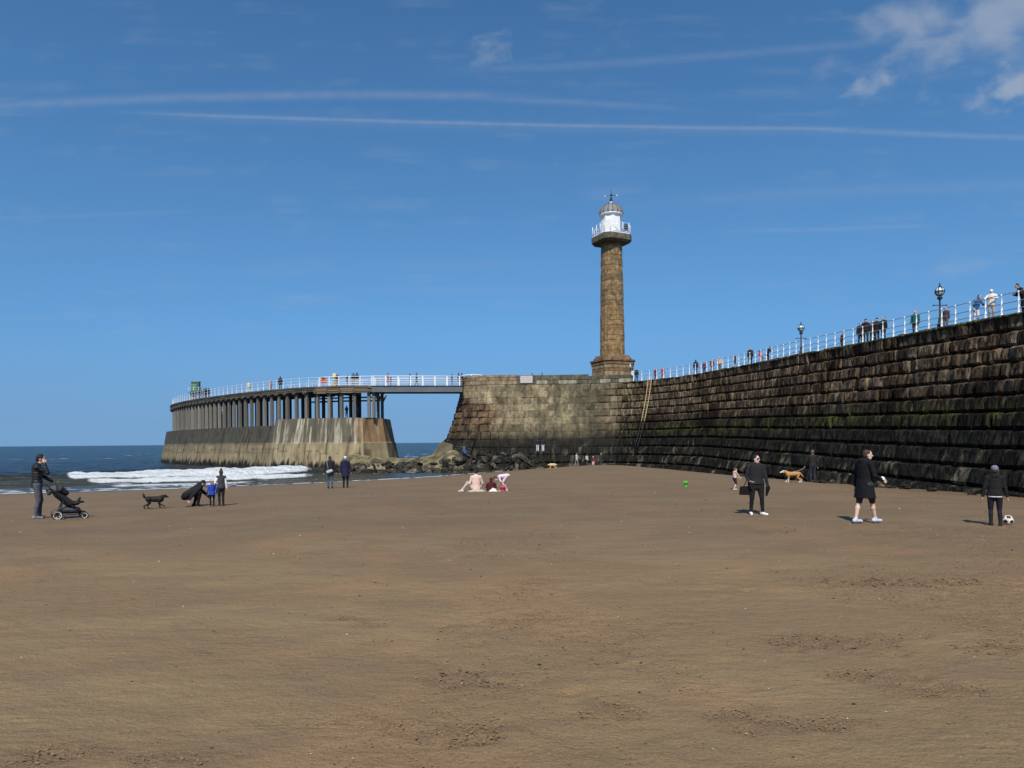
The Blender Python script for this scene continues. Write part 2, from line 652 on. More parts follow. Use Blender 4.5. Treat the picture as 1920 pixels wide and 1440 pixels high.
# churned patches (pixel centre in the photograph -> place on the beach, half widths in metres)
CHURN = []
for (px, py, rx, ry) in [(1690, 1096, 1.15, 0.40), (1610, 1090, 0.5, 0.25), (1560, 1208, 0.9, 0.35), (1490, 1205, 0.4, 0.2), (1870, 1218, 0.6, 0.3), (1610, 1265, 0.4, 0.25),
                         (890, 1272, 0.55, 0.35), (860, 1372, 0.55, 0.22), (760, 1352, 0.3, 0.15), (985, 1165, 0.6, 0.5), (1000, 1095, 0.5, 0.3), (1140, 1330, 0.4, 0.25),
                         (1480, 1360, 0.5, 0.22), (1390, 1340, 0.3, 0.2), (850, 1180, 0.25, 0.2), (690, 1175, 0.25, 0.2), (110, 1425, 0.4, 0.15), (330, 1425, 0.4, 0.15),
                         (900, 1042, 0.5, 0.3), (1450, 995, 0.8, 0.5), (1465, 1076, 0.35, 0.2), (1780, 1300, 0.4, 0.2), (1700, 1300, 0.3, 0.2), (370, 1230, 0.2, 0.1), (650, 1165, 0.3, 0.2)]:
    g = ground_at(px, py)
    CHURN.append((g.x, g.y, rx, ry))


for (px, py) in [(70, 973), (133, 973), (290, 954), (366, 949), (410, 949), (619, 916), (648, 915), (893, 923), (921, 922), (946, 922), (1378, 918), (1418, 966), (1622, 982), (1866, 986), (1524, 906), (1487, 905)]:
    g = ground_at(px, py)
    CHURN.append((g.x, g.y, 0.55, 0.40))
PRINTS = []                                  # trails of footprints
_tr = random.Random(5)
for (x0, y0, x1, y1) in [(-1.2, 4.2, 1.8, 13.5), (3.0, 5.0, 8.2, 15.8), (-5.5, 6.2, -2.0, 16.0), (1.5, 7.5, 6.3, 12.0), (-3.2, 10.5, 4.0, 9.0), (0.5, 5.5, 5.5, 7.2), (5.8, 8.0, 8.0, 16.5), (-7.0, 10.0, -11.5, 19.0)]:
    n = int(math.hypot(x1 - x0, y1 - y0) / 0.68)
    hd_ = math.atan2(y1 - y0, x1 - x0)
    for k in range(n):
        q = k / n
        sd_ = 0.11 if k % 2 else -0.11
        wob_ = 0.35 * math.sin(q * 5 + x0)
        PRINTS.append((x0 + (x1 - x0) * q - math.sin(hd_) * (sd_ + wob_) + _tr.uniform(-.05, .05), y0 + (y1 - y0) * q + math.cos(hd_) * (sd_ + wob_) + _tr.uniform(-.05, .05), hd_ + _tr.uniform(-.2, .2), _tr.uniform(0.5, 1.0)))


def prints(x, y):
    """dent and raised rim of every footprint"""
    z = np.zeros_like(x)
    ch_ = np.zeros_like(x)
    for fx_, fy_, h_, k_ in PRINTS:
        m = (np.abs(x - fx_) < 0.4) & (np.abs(y - fy_) < 0.4)
        if not m.any():
            continue
        dx_, dy_ = x[m] - fx_, y[m] - fy_
        a_ = (dx_ * math.cos(h_) + dy_ * math.sin(h_)) / 0.15
        b_ = (dy_ * math.cos(h_) - dx_ * math.sin(h_)) / 0.062
        r_ = np.sqrt(a_ * a_ + b_ * b_)
        z[m] += k_ * (-0.022 * np.exp(-(r_ / 0.95) ** 4) + 0.010 * np.exp(-((r_ - 1.45) / 0.4) ** 2))
        ch_[m] = np.maximum(ch_[m], 0.7 * k_ * np.exp(-(r_ / 2.0) ** 2))
    return z, ch_


def churn(x, y):
    n = fbm(x * 0.35, y * 0.22, 0, 3, 5)
    c = sst(n, 0.50, 0.68) * 0.42 * sst(x + y * 0.25, -4.0, 2.0) + sst(n, 0.60, 0.75) * 0.25
    wv = 0.9 * (fbm(x * 3.1, y * 3.1, 0, 2, 9) - 0.5)
    for cx, cy, rx, ry in CHURN:
        r = np.sqrt(((x - cx) / rx) ** 2 + ((y - cy) / ry) ** 2) + wv
        c = np.maximum(c, 1 - sst(r, 0.35, 1.25))
    return c


def axis(segs):
    out = []
    for a, b, n in segs:
        out.extend(list(np.linspace(a, b, n, endpoint=False)))
    out.append(segs[-1][1])
    return np.array(out)


def grid_faces(nx, ny):
    i = np.arange((nx - 1) * (ny - 1))
    r, c = i // (nx - 1), i % (nx - 1)
    a = r * nx + c
    return np.stack([a, a + 1, a + nx + 1, a + nx], -1)


gx = axis([(-400, -90, 8), (-90, -40, 34), (-40, -14, 90), (-14, -7, 70), (-7, 7, 250), (7, 14, 90), (14, 32, 90), (32, 60, 10), (60, 200, 5)])
gy = axis([(-150, -20, 8), (-20, 2.5, 24), (2.5, 9.5, 165), (9.5, 20, 130), (20, 45, 130), (45, 100, 110), (100, 140, 10)])
GX, GY = np.meshgrid(gx, gy)
WD = wall_dist(GX, GY)
CH = churn(GX, GY)
GZ = sand_base(GX, GY, WD)
PZ, PC = prints(GX, GY)
GZ = GZ + PZ
CH = np.maximum(CH, PC)
near = 1 - sst(GY, 14, 40)
GZ = GZ + 0.05 * (fbm(GX * 0.22, GY * 0.22, 0, 3, 3) - 0.5) * 2 * sst(GZ, 0.2, 0.8)
GZ = GZ + CH * near * (0.036 * (fbm(GX * 6.5, GY * 7.5, 0, 3, 21) - 0.5) * 2 - 0.008)
GZ = GZ + 0.008 * near * (fbm(GX * 2.4, GY * 4.2, 0, 3, 31) - 0.5) * 2

m_ = bpy.data.materials.new('beach_sand')
m_.use_nodes = True
q = NT(m_.node_tree)
bs = q.n['Principled BSDF']
P3 = q.node('ShaderNodeNewGeometry').outputs['Position']
sx, sy, sz = q.sep(P3)
ch = q.node('ShaderNodeAttribute', attribute_name='churn').outputs['Fac']
n_big = q.noise(q.vmul(P3, (0.22, 0.5, 0)), 1.0, 4.0)
n_mid = q.noise(q.vmul(P3, (0.9, 2.2, 0)), 1.0, 5.0, 0.6)
n_red = q.noise(q.vmul(P3, (0.4, 0.4, 1)), 1.0, 3.0)
n_fin = q.noise(P3, 55.0, 4.0, 0.7)
n_grn = q.noise(P3, 260.0, 2.0, 0.6)
c = q.mix(q.step(n_big, 0.40, 0.60), (0.203, 0.136, 0.071), (0.234, 0.162, 0.083))
c = q.mix(q.step(n_mid, 0.40, 0.66, 0.0, 0.55), c, (0.176, 0.118, 0.068))
c = q.mix(q.mul(q.step(n_red, 0.50, 0.64), 0.55), c, (0.270, 0.165, 0.082))
c = q.mix(q.mul(ch, 0.5), c, (0.235, 0.150, 0.082))
n_gr2 = q.noise(P3, 120.0, 3.0, 0.7)
k = q.add(q.lin(n_fin, 0.25, 0.75, 0.76, 1.24), q.add(q.mul(q.sub(n_grn, 0.5), 0.9), q.mul(q.sub(n_gr2, 0.5), 0.6)))
c = q.mix(1.0, c, q.comb(k, k, k), 'MULTIPLY')
n_dash = q.noise(q.vmul(P3, (7.0, 22.0, 1)), 1.0, 4.0, 0.7)
n_dm = q.noise(q.vmul(P3, (0.8, 1.6, 1)), 1.0, 3.0)
dash = q.mul(q.step(n_dash, 0.60, 0.74), q.step(n_dm, 0.42, 0.62))
c = q.mix(q.mul(dash, 0.6), c, (0.085, 0.060, 0.036))
wet = q.node('ShaderNodeAttribute', attribute_name='wet').outputs['Fac']
c = q.mix(q.mul(wet, 0.85), c, (0.062, 0.046, 0.034))
q.l.new(c, bs.inputs['Base Color'])
q.put(bs.inputs['Roughness'], q.lin(wet, 0, 1, 0.92, 0.42))
bs.inputs['Specular IOR Level'].default_value = 0.2
nb1 = q.noise(q.vmul(P3, (5.0, 7.5, 1)), 1.0, 6.0, 0.68)
nb2 = q.noise(P3, 34.0, 5.0, 0.7)
rip = q.node('ShaderNodeTexWave', wave_type='BANDS', bands_direction='Y')
rip.inputs['Scale'].default_value = 3.2
rip.inputs['Distortion'].default_value = 7.0
rip.inputs['Detail'].default_value = 3.0
rip.inputs['Detail Scale'].default_value = 1.2
q.l.new(q.vmul(P3, (0.5, 1.0, 0)), rip.inputs['Vector'])
rm = q.step(q.noise(q.vmul(P3, (0.45, 0.8, 0)), 1.0, 2.0), 0.5, 0.62)
h = q.add(q.mul(nb1, 0.060), q.mul(nb2, q.lin(ch, 0, 1, 0.012, 0.04)))
h = q.add(h, q.mul(q.mul(rip.outputs['Fac'], rm), 0.005))
b = q.node('ShaderNodeBump')
b.inputs['Strength'].default_value = 1.0
b.inputs['Distance'].default_value = 0.75
q.l.new(h, b.inputs['Height'])
q.l.new(b.outputs[0], bs.inputs['Normal'])
M_sand = m_
dsh = 0.79 * (shore_y(GX) - GY)
WET = (1 - sst(dsh + 3.0 * (fbm(GX * 0.2, GY * 0.3, 0, 3, 8) - 0.5), 1.0, 5.0)) * (dsh > -30)
WET = np.maximum(WET, 0.34 * sst(GY + 7 * (fbm(GX * 0.12, GY * 0.3, 0, 3, 6) - 0.5), 8, 17))
WET = np.maximum(WET, 0.55 * (1 - sst(WD + 2.5 * (fbm(GX * .3, GY * .3, 0, 3, 4) - .5), 0.6, 3.2)))
sand = raw_mesh('beach', np.stack([GX, GY, GZ], -1).reshape(-1, 3), grid_faces(len(gx), len(gy)), M_sand, smooth=True,
                attrs={'churn': CH.ravel(), 'wet': WET.ravel()})
props(sand, 'wide brown sand beach', None, None, 'structure')


def sand_z(x, y):
    x = np.asarray(x, float); y = np.asarray(y, float)
    z = sand_base(x, y)
    return z + 0.05 * (fbm(x * 0.22, y * 0.22, 0, 3, 3) - 0.5) * 2 * sst(z, 0.2, 0.8)


# small clumps of turned-up sand, pebbles and shell bits
def scatter(name, n, keep, size, cols, matl, label, cat, fl=0.55, sink=0.25):
    oct_ = np.array([[1, 0, 0], [-1, 0, 0], [0, 1, 0], [0, -1, 0], [0, 0, 1], [0, 0, -1]], float)
    tri = np.array([[0, 2, 4], [2, 1, 4], [1, 3, 4], [3, 0, 4], [2, 0, 5], [1, 2, 5], [3, 1, 5], [0, 3, 5]])
    yy_ = 3.4 * np.exp(nrg.random(n) * math.log(30 / 3.4))
    xx_ = (nrg.random(n) * 2 - 1) * 0.82 * yy_
    k_ = nrg.random(n) < keep(xx_, yy_)
    xx_, yy_ = xx_[k_], yy_[k_]
    n = len(xx_)
    zz_ = sand_z(xx_, yy_) + churn(xx_, yy_) * (1 - sst(yy_, 14, 40)) * 0.0
    s_ = size * np.exp(np.clip(nrg.normal(0, 0.5, n), -1.2, 0.9)) * (0.7 + 0.075 * yy_)
    V = np.empty((n, 6, 3))
    for a_ in range(6):
        r_ = nrg.uniform(0.6, 1.3, (n, 1))
        V[:, a_] = oct_[a_] * s_[:, None] * r_ * np.array([1.5, 1.0, fl]) + nrg.normal(0, 0.25, (n, 3)) * s_[:, None] * np.array([1, 1, 0.3])
    an = nrg.uniform(-0.6, 0.6, n)
    x0, y0 = V[:, :, 0].copy(), V[:, :, 1].copy()
    V[:, :, 0] = x0 * np.cos(an)[:, None] - y0 * np.sin(an)[:, None]
    V[:, :, 1] = x0 * np.sin(an)[:, None] + y0 * np.cos(an)[:, None]
    V[:, :, 0] += xx_[:, None]; V[:, :, 1] += yy_[:, None]; V[:, :, 2] += (zz_ + s_ * fl * sink)[:, None]
    Fq = (tri[None] + (np.arange(n) * 6)[:, None, None]).reshape(-1, 3)
    cc = np.array(cols)[nrg.integers(0, len(cols), n)]
    o = raw_mesh(name, V.reshape(-1, 3), Fq, matl, tint=np.repeat(cc, 6, 0))
    return props(o, label, cat, None, 'stuff')


def in_patches(x, y):
    k_ = np.zeros_like(x)
    for cx, cy, rx, ry in CHURN[:8]:
        w_ = 0.8 * (fbm(x * 4.3, y * 4.3, 0, 2, 19) - 0.5)
        k_ = np.maximum(k_, (np.sqrt(((x - cx) / rx) ** 2 + ((y - cy) / (ry * 0.8)) ** 2) + w_ < 0.9) * (1.0 if cx == CHURN[0][0] else 0.10))
    return k_


M_clump = mat('damp_sand_clumps', (1, 1, 1), 0.9, noise=0.25, nscale=30, tint=True)
scatter('sand_clumps', 190000, lambda x, y: 0.03 + 0.75 * churn(x, y) ** 1.5 + 0.25 * sst(fbm(x * .8, y * 1.6, 0, 3, 77), .55, .75), 0.0036,
        [(0.19, 0.125, 0.066), (0.14, 0.092, 0.050), (0.22, 0.150, 0.082), (0.23, 0.145, 0.076)], M_clump, 'small clumps of turned-up damp sand across the beach', 'sand clumps')
scatter('dug_sand', 160000, in_patches, 0.0062, [(0.13, 0.083, 0.045), (0.10, 0.064, 0.036), (0.17, 0.11, 0.06)], M_clump,
        'dark dug-over sand strewn in strips across the beach', 'dug sand', 0.6, 0.35)
scatter('shell_fragments', 1500, lambda x, y: 0.30 + 0 * x, 0.0028, [(0.55, 0.52, 0.46), (0.62, 0.58, 0.54), (0.40, 0.33, 0.27)], M_clump,
        'pale shell fragments and pebbles scattered on the sand', 'shells', 0.6, 0.5)
scatter('dark_pebbles', 1100, lambda x, y: 0.30 + 0 * x, 0.0048, [(0.02, 0.017, 0.014), (0.04, 0.033, 0.025)], M_clump,
        'dark pebbles and weed scraps scattered on the sand', 'pebbles', 0.6, 0.4)

# ------------------------------------------------------------------ the sea
ux = axis([(-6000, -1000, 6), (-1000, -260, 14), (-260, -90, 40), (-90, -62, 56), (-62, 6, 420), (6, 60, 40), (60, 300, 14), (300, 2500, 8)])
vd = axis([(-1.2, 2.0, 34), (2.0, 26, 210), (26, 46, 60), (46, 110, 70), (110, 400, 60), (400, 2000, 30), (2000, 30000, 12)])
SX, SD = np.meshgrid(ux, vd)
fan = 1 + SD / 300.0
SXX = np.where(SX < 0, SX * fan, SX * fan)
SY = shore_y(np.clip(SX, -120, 8)) + SD
wob = 2.2 * (fbm(SX * 0.09, SX * 0 + 3.1, 0, 3, 41) - 0.5) + 0.5 * (fbm(SX * 0.6, SX * 0, 0, 2, 44) - 0.5)
SY = SY + wob * (1 - sst(SD, 3, 25))
pxs = 960 + F * SXX / np.maximum(SY, 10)
Z = np.zeros_like(SX)
foam = np.zeros_like(SX)
lump = fbm(SXX * 2.2, SY * 2.2, 0, 4, 51)
lump2 = fbm(SXX * 0.7, SY * 0.7, 0, 4, 57)


def breaker(dc, hgt, wf, wb, x0, x1, amp_out, foam_on, sd, tail=600):
    """one wave at distance dc offshore: steep landward face, gentle back; broken to white water between picture columns x0 and x1"""
    global Z, foam
    c_ = dc + 2.6 * (fbm(SX * 0.07, SX * 0 + sd, 0, 3, sd) - 0.5)
    w_ = SD - c_
    pr = np.where(w_ < 0, np.exp(-(w_ / wf) ** 2), np.exp(-(w_ / wb) ** 2))
    on = sst(pxs, x0 - 25, x0 + 25) * (1 - sst(pxs, x1 - 60, x1 + 15))
    am = hgt * (0.8 + 0.4 * fbm(SX * 0.12, SX * 0 + sd * 2, 0, 2, sd + 3)) * (1 - sst(pxs, x1 - 40, tail))
    Z = Z + pr * am * (on + amp_out * (1 - on))
    fw = np.where(w_ < 0, np.exp(-(w_ / (wf * 1.25)) ** 4), np.exp(-(w_ / (wb * 0.30)) ** 4)) * on
    fm = fw * sst(lump * 0.55 + fw * 0.6, 0.34, 0.52)
    Z = Z + 0.26 * hgt * fm * (lump - 0.35) + 0.25 * fm * (lump2 - 0.5) * hgt
    foam = np.maximum(foam, fm * foam_on)
    edge = np.exp(-(w_ / 0.25) ** 2) * (1 - on) * sst(lump2, 0.62, 0.7) * sst(pxs, x0 - 200, x0)
    foam = np.maximum(foam, 0.6 * edge)


breaker(16.5, 0.80, 1.1, 2.6, 128, 600, 0.85, 1.0, 61, 640)
breaker(8.6, 0.42, 1.0, 1.8, 168, 600, 0.95, 1.0, 67, 640)
breaker(4.0, 0.13, 0.8, 1.2, 205, 500, 0.6, 0.6, 71, 680)
breaker(31.0, 0.40, 1.6, 4.0, 300, 330, 1.0, 0.0, 73, 900)
# swash: the last sheet of water, foam on its lip
lip = np.exp(-((SD - 0.15 - 0.5 * (lump2 - 0.5)) / 0.42) ** 2)
foam = np.maximum(foam, lip * sst(lump, 0.30, 0.5) * 0.95)
left = 1 - sst(pxs, 420, 640)
lace = sst(fbm(SXX * 1.1, SY * 2.4, 0, 4, 83), 0.52, 0.62) * np.exp(-((SD - 2.2) / 1.7) ** 2) * left
foam = np.maximum(foam, 0.8 * lace)
lace2 = sst(fbm(SXX * 0.5, SY * 1.2, 0, 4, 87), 0.60, 0.70) * np.exp(-((SD - 5.6) / 2.2) ** 2) * left * sst(pxs, 150, 230)
foam = np.maximum(foam, 0.7 * lace2)
caps = sst(fbm(SXX * 0.06, SY * 0.22, 0, 5, 91), 0.705, 0.76) * sst(SD, 28, 40) * (1 - sst(SD, 180, 400))
foam = np.maximum(foam, 0.55 * caps)
chop = sst(SD, 1, 9) * (1 - sst(SD, 150, 600))
Z = Z + chop * (0.16 * (fbm(SXX * 0.25, SY * 0.6, 0, 4, 95) - 0.5) * 2 + 0.05 * (fbm(SXX * 1.3, SY * 2.6, 0, 2, 97) - 0.5))
Z = Z + 0.015 + 0.05 * sst(SD, 0.0, 1.4) - 0.09 * (1 - sst(SD, -1.2, -0.2))

m_ = bpy.data.materials.new('sea_water')
m_.use_nodes = True
q = NT(m_.node_tree)
bs = q.n['Principled BSDF']
P3 = q.node('ShaderNodeNewGeometry').outputs['Position']
fo = q.node('ShaderNodeAttribute', attribute_name='foam').outputs['Fac']
sh = q.node('ShaderNodeAttribute', attribute_name='shallow').outputs['Fac']
wc = q.mix(sh, (0.013, 0.020, 0.024), (0.042, 0.042, 0.030))
fn = q.noise(P3, 3.0, 5.0, 0.7)
fm = q.step(q.add(fo, q.mul(q.sub(fn, 0.5), 0.5)), 0.25, 0.6)
c = q.mix(fm, wc, (0.72, 0.745, 0.74))
q.l.new(c, bs.inputs['Base Color'])
q.put(bs.inputs['Roughness'], q.lin(fm, 0, 1, 0.26, 0.95))
bs.inputs['IOR'].default_value = 1.33
q.put(bs.inputs['Specular IOR Level'], q.lin(fm, 0, 1, 0.20, 0.1))
w1 = q.noise(q.vmul(P3, (0.35, 0.9, 1)), 1.0, 6.0, 0.62)
w2 = q.noise(q.vmul(P3, (0.03, 0.10, 1)), 1.0, 4.0, 0.6)
hh = q.add(q.mul(w1, 0.5), q.mul(w2, 2.2))
b = q.node('ShaderNodeBump')
b.inputs['Strength'].default_value = 0.8
b.inputs['Distance'].default_value = 1.0
q.l.new(hh, b.inputs['Height'])
fb = q.node('ShaderNodeBump')
fb.inputs['Strength'].default_value = 0.9
fb.inputs['Distance'].default_value = 0.5
q.l.new(q.mul(fn, fm), fb.inputs['Height'])
q.l.new(b.outputs[0], fb.inputs['Normal'])
q.l.new(fb.outputs[0], bs.inputs['Normal'])
M_sea = m_
shal = (1 - sst(SD, 6, 26))
sea = raw_mesh('sea', np.stack([SXX, SY, Z], -1).reshape(-1, 3), grid_faces(len(ux), len(vd)), M_sea, smooth=True,
               attrs={'foam': foam.ravel(), 'shallow': shal.ravel()})
props(sea, 'blue sea with white breaking waves', None, None, 'structure')
# ------------------------------------------------------------------ stone pier: battered wall of coursed blocks, round head, parapet
S_J = PIER.s_at_px(1168)                    # where the rough wall meets the smooth pier head
S_END = PIER.L
COURSE = [0.86, 0.84, 0.84, 0.86, 0.86, 0.88, 0.92, 0.96, 0.98, 1.0, 1.0, 1.0]
TC = np.concatenate([[0], np.cumsum(COURSE)])


def wpt(s, tt, e):
    """a point on the wall: s along it, tt below the deck, e proud of the face"""
    s = np.asarray(s, float); tt = np.asarray(tt, float); e = np.asarray(e, float)
    xy = PIER.off(s, prof(tt) + e)
    z = deck_z(PIER.xy(s)[..., 1]) - tt
    return np.concatenate([xy, z[..., None]], -1)


def lerp3(a, b, k):
    return np.asarray(a)[None, :] * (1 - k[:, None]) + np.asarray(b)[None, :] * k[:, None]


def zone_colour(P, s, rnd, ashlar, erode):
    """what the stone itself is like at each height: dry brown stone above, green weed at the tide line, black and barnacled below"""
    z = P[:, 2] + 0.5 * (fbm(P[:, 0] * 0.5, P[:, 1] * 0.5, P[:, 2] * 0.5, 3, 101) - 0.5)
    n1 = fbm(P[:, 0] * 0.9 + P[:, 1] * 0.9, P[:, 2] * 0.35, s * 0.2, 4, 103)
    n2 = fbm(P[:, 0] * 2.5 + 9, P[:, 1] * 2.5, P[:, 2] * 1.2, 3, 107)
    dry = lerp3((0.028, 0.019, 0.012), (0.200, 0.140, 0.084), np.clip(n1 * 1.6 - 0.42 + rnd, 0, 1))
    dry = dry * (0.75 + 0.5 * n2)[:, None]
    grey = lerp3((0.05, 0.047, 0.036), (0.085, 0.082, 0.068), n2)
    dry = dry * (1 - 0.5 * sst(n1, .5, .7)[:, None]) + grey * 0.5 * sst(n1, .5, .7)[:, None]
    ash = lerp3((0.090, 0.071, 0.038), (0.285, 0.230, 0.138), np.clip(n1 * 1.2 - 0.1 + rnd * 1.2, 0, 1)) * (0.62 + 0.76 * n2)[:, None]
    streak = sst(fbm(s * 0.55, z * 0.08, 3.3, 4, 109), 0.50, 0.62) * sst(s, S_J - 4, S_J + 2) * 0.62
    ash = ash * (1 - streak[:, None]) + np.array([0.062, 0.058, 0.036]) * streak[:, None]
    ero = lerp3((0.034, 0.019, 0.011), (0.21, 0.135, 0.075), np.clip(n2 * 2.2 - 0.65 + rnd, 0, 1))
    ash = ash * (1 - erode[:, None]) + ero * erode[:, None]
    c = dry * (1 - ashlar[:, None]) + ash * ashlar[:, None]
    c = c * (1 - 0.72 * (1 - sst(z, 4.9, 7.2))[:, None] * (1 - 0.75 * ashlar[:, None]))
    moss = sst(z, 3.7, 4.3) * (1 - sst(z, 4.6, 5.4)) * np.clip(n1 * 2.6 - 0.85 + rnd * 1.3, 0, 1) * (1 - 0.75 * ashlar)
    c = c * (1 - moss[:, None]) + np.array([0.036, 0.042, 0.011]) * moss[:, None]
    weed = 1 - sst(z, 3.4, 4.5 + 0.9 * ashlar)
    weed = weed * (1 - 0.35 * ashlar * sst(z, 3.2, 4.2))
    wet = lerp3((0.005, 0.005, 0.004), (0.020, 0.019, 0.0135), n2)
    barn = sst(n2 * 0.75 + n1 * 0.45 + rnd * 0.4, 0.70, 0.84) * (1 - sst(z, 2.2, 3.2))
    wet = wet * (1 - barn[:, None]) + lerp3((0.055, 0.048, 0.035), (0.12, 0.105, 0.072), n1) * barn[:, None]
    return c * (1 - weed[:, None]) + wet * weed[:, None]


def stone(s0, s1, t0, t1, gap, bulge, rough, under, rnd, seed, ashlar, nx=3, ny=3, back=-0.5, lean=0.0):
    """one block: a perturbed front grid with four sides running back into the wall"""
    us = np.linspace(s0 + gap, s1 - gap, nx + 1)
    vq = np.array([0.0, 0.13, 0.80, 1.0])
    vs = t0 + gap * 0.8 + (t1 - t0 - gap * 1.6) * vq
    Uu, Vv = np.meshgrid(us, vs)
    fu, fv = np.meshgrid(np.linspace(0, 1, nx + 1), vq)
    Uu, Vv = Uu.ravel(), Vv.ravel()
    fu, fv = fu.ravel(), fv.ravel()
    rim = np.minimum(np.minimum(fu, 1 - fu), np.minimum(fv, 1 - fv))
    e = bulge + rough * (vnoise(Uu * 2.3 + seed, Vv * 2.3, seed * 1.7, 5) - 0.5) * 2 + rough * 0.7 * (vnoise(Uu * 6 + seed, Vv * 5, seed, 6) - 0.5) * 2
    e = e - (rim < 0.01) * rough * 0.8 - under * sst(fv, 0.70, 1.0) - 0.5 * under * (fv < 0.01) + lean * (fu - 0.5)
    j = gap * 0.9 * (rim < 0.01)
    Uu = Uu + j * (vnoise(Uu * 9, Vv * 9, seed + 3, 7) - 0.5) * 1.6
    Vv = Vv + j * (vnoise(Uu * 9, Vv * 9, seed + 5, 8) - 0.5) * 1.6
    fr = wpt(Uu, Vv, e)
    idx = np.arange((nx + 1) * (ny + 1)).reshape(ny + 1, nx + 1)
    ring = list(idx[0, :]) + list(idx[1:, -1]) + list(idx[-1, -2::-1]) + list(idx[-2:0:-1, 0])
    bk = wpt(Uu[ring], Vv[ring], np.full(len(ring), back))
    V = np.concatenate([fr, bk])
    f = []
    for r in range(ny):
        for c_ in range(nx):
            f.append((idx[r, c_], idx[r + 1, c_], idx[r + 1, c_ + 1], idx[r, c_ + 1]))
    n0 = len(fr)
    m = len(ring)
    for k_ in range(m):
        a_, b_ = ring[k_], ring[(k_ + 1) % m]
        f.append((a_, b_, n0 + (k_ + 1) % m, n0 + k_))
    sall = np.concatenate([Uu, Uu[ring]])
    tl = np.concatenate([Vv, Vv[ring]])
    n = len(V)
    return V, np.array(f), np.stack([sall, tl, np.full(n, rnd), np.full(n, ashlar)], -1)


def stone_colours(V, Q):
    q_ = fbm(Q[:, 0] * 0.5, Q[:, 1] * 0.5, 0, 3, 131) - 0.5
    er = sst(Q[:, 0] + 5 * q_, S_ER, S_ER + 2.5) * sst(Q[:, 1] + 2 * q_, 1.4, 2.6) * (Q[:, 3])
    return zone_colour(V, Q[:, 0], Q[:, 2], Q[:, 3], er)


S_ER = PIER.s_at_px(950)
wall_root = empty('pier_wall', (22.0, 60.0, 0.0), 'long dark sea wall of rough coursed stone blocks, green with weed, right of the lighthouse', 'sea wall')
head_root = empty('lighthouse_pier', (5.0, 92.0, 0.0), 'pale ashlar pier head with parapet carrying the lighthouse', 'pier')


def lay(root, s_a, s_b, t_list, name, ashlar_f):
    """lay courses of blocks; the 300 that show largest become objects, the rest one mesh"""
    blocks = []
    for ci in range(len(t_list) - 1):
        t0, t1 = t_list[ci], t_list[ci + 1]
        s = s_a + rng.uniform(-0.4, 0)
        while s < s_b:
            a = ashlar_f(s, t0)
            w = rng.uniform(0.85, 1.55) if a > 0.5 else rng.choice([rng.uniform(0.45, 0.75), rng.uniform(0.6, 1.1)])
            if ci == 11:
                w = rng.uniform(0.7, 1.5)
            s1 = min(s + w, s_b)
            if s_b - s1 < 0.35:
                s1 = s_b
            if s1 - max(s, s_a) > 0.2:
                cen = wpt((s + s1) / 2, (t0 + t1) / 2, 0.0)
                a0, a1 = wpt(max(s, s_a), t0, 0.0), wpt(s1, t1, 0.0)
                if a0[1] > 5:
                    p0, p1 = proj(a0), proj(a1)
                    vis = abs(p1[0] - p0[0]) * abs(p1[1] - p0[1]) if -60 < p1[0] and p1[0] < 1935 and cen[2] > -0.3 else 0
                    er_ = float(sst(s, S_ER, S_ER + 2.5) * sst(t0, 1.0, 2.0)) * a
                    ro = 1 - a
                    args = (max(s, s_a), s1, t0, t1, 0.012 + 0.03 * er_ + 0.018 * ro, rng.uniform(-0.03, 0.05) * a + rng.uniform(-0.03, 0.14) * ro, 0.02 + 0.09 * er_ + rng.uniform(0.025, 0.075) * ro,
                            rng.uniform(0.20, 0.38) * ro, rng.uniform(-0.24, 0.30), rng.uniform(0, 90), a)
                    blocks.append((vis, args, rng.uniform(-0.12, 0.12) * ro))
            s = s1
    blocks.sort(key=lambda q_: -q_[0])
    mt = M_stone if name == 'ashlar_block' else M_rough
    made = [stone(*args, lean=lean) for vis, args, lean in blocks]
    VA = np.concatenate([m[0] for m in made])
    CA = stone_colours(VA, np.concatenate([m[2] for m in made]))
    cut = np.concatenate([[0], np.cumsum([len(m[0]) for m in made])])
    for i in range(min(300, len(made))):
        raw_mesh(name, made[i][0], made[i][1], mt, root, tint=CA[cut[i]:cut[i + 1]])
    if len(made) > 300:
        n0 = cut[300]
        FF = np.concatenate([made[i][1] + (cut[i] - n0) for i in range(300, len(made))])
        o = raw_mesh(name + 's_beyond', VA[n0:], FF, mt, root, tint=CA[n0:])
        o['kind'] = 'stuff'
    return len(blocks)


def ashlar_at(s, t0):
    """how dressed a block is: rough along the wall, smooth on the head, weathered in between; rough below the tide line"""
    k_ = float(sst(s + rng.uniform(-1.6, 1.6), S_J - 6.5, S_J + 6.5)) * (1 - 0.8 * float(sst(t0, 7.0, 8.5)))
    return k_


n_w = lay(wall_root, 0.0, S_J, list(TC), 'stone_block', ashlar_at)
n_h = lay(head_root, S_J, S_END - 1, list(TC), 'ashlar_block', ashlar_at)
print('blocks', n_w, n_h)


def core(root, s_a, s_b, name):
    ss = np.linspace(s_a, s_b, max(4, int((s_b - s_a) / 0.6)))
    tl = np.linspace(0.03, 13.0, 16)
    S_, T_ = np.meshgrid(ss, tl)
    V = wpt(S_.ravel(), T_.ravel(), np.full(S_.size, -0.44))
    return raw_mesh(name, V, grid_faces(len(ss), len(tl))[:, ::-1], M_core, root)


core(wall_root, 0.0, S_J, 'mortar_backing')
core(head_root, S_J, S_END, 'mortar_backing')

# the paved deck between this wall and the harbour side
BACK = Path([(40, 12), (39, 36), (37, 55), (35, 72), (32, 86), (26, 97), (17, 103), (8, 105), (0, 105), (-6.8, 104.2)])


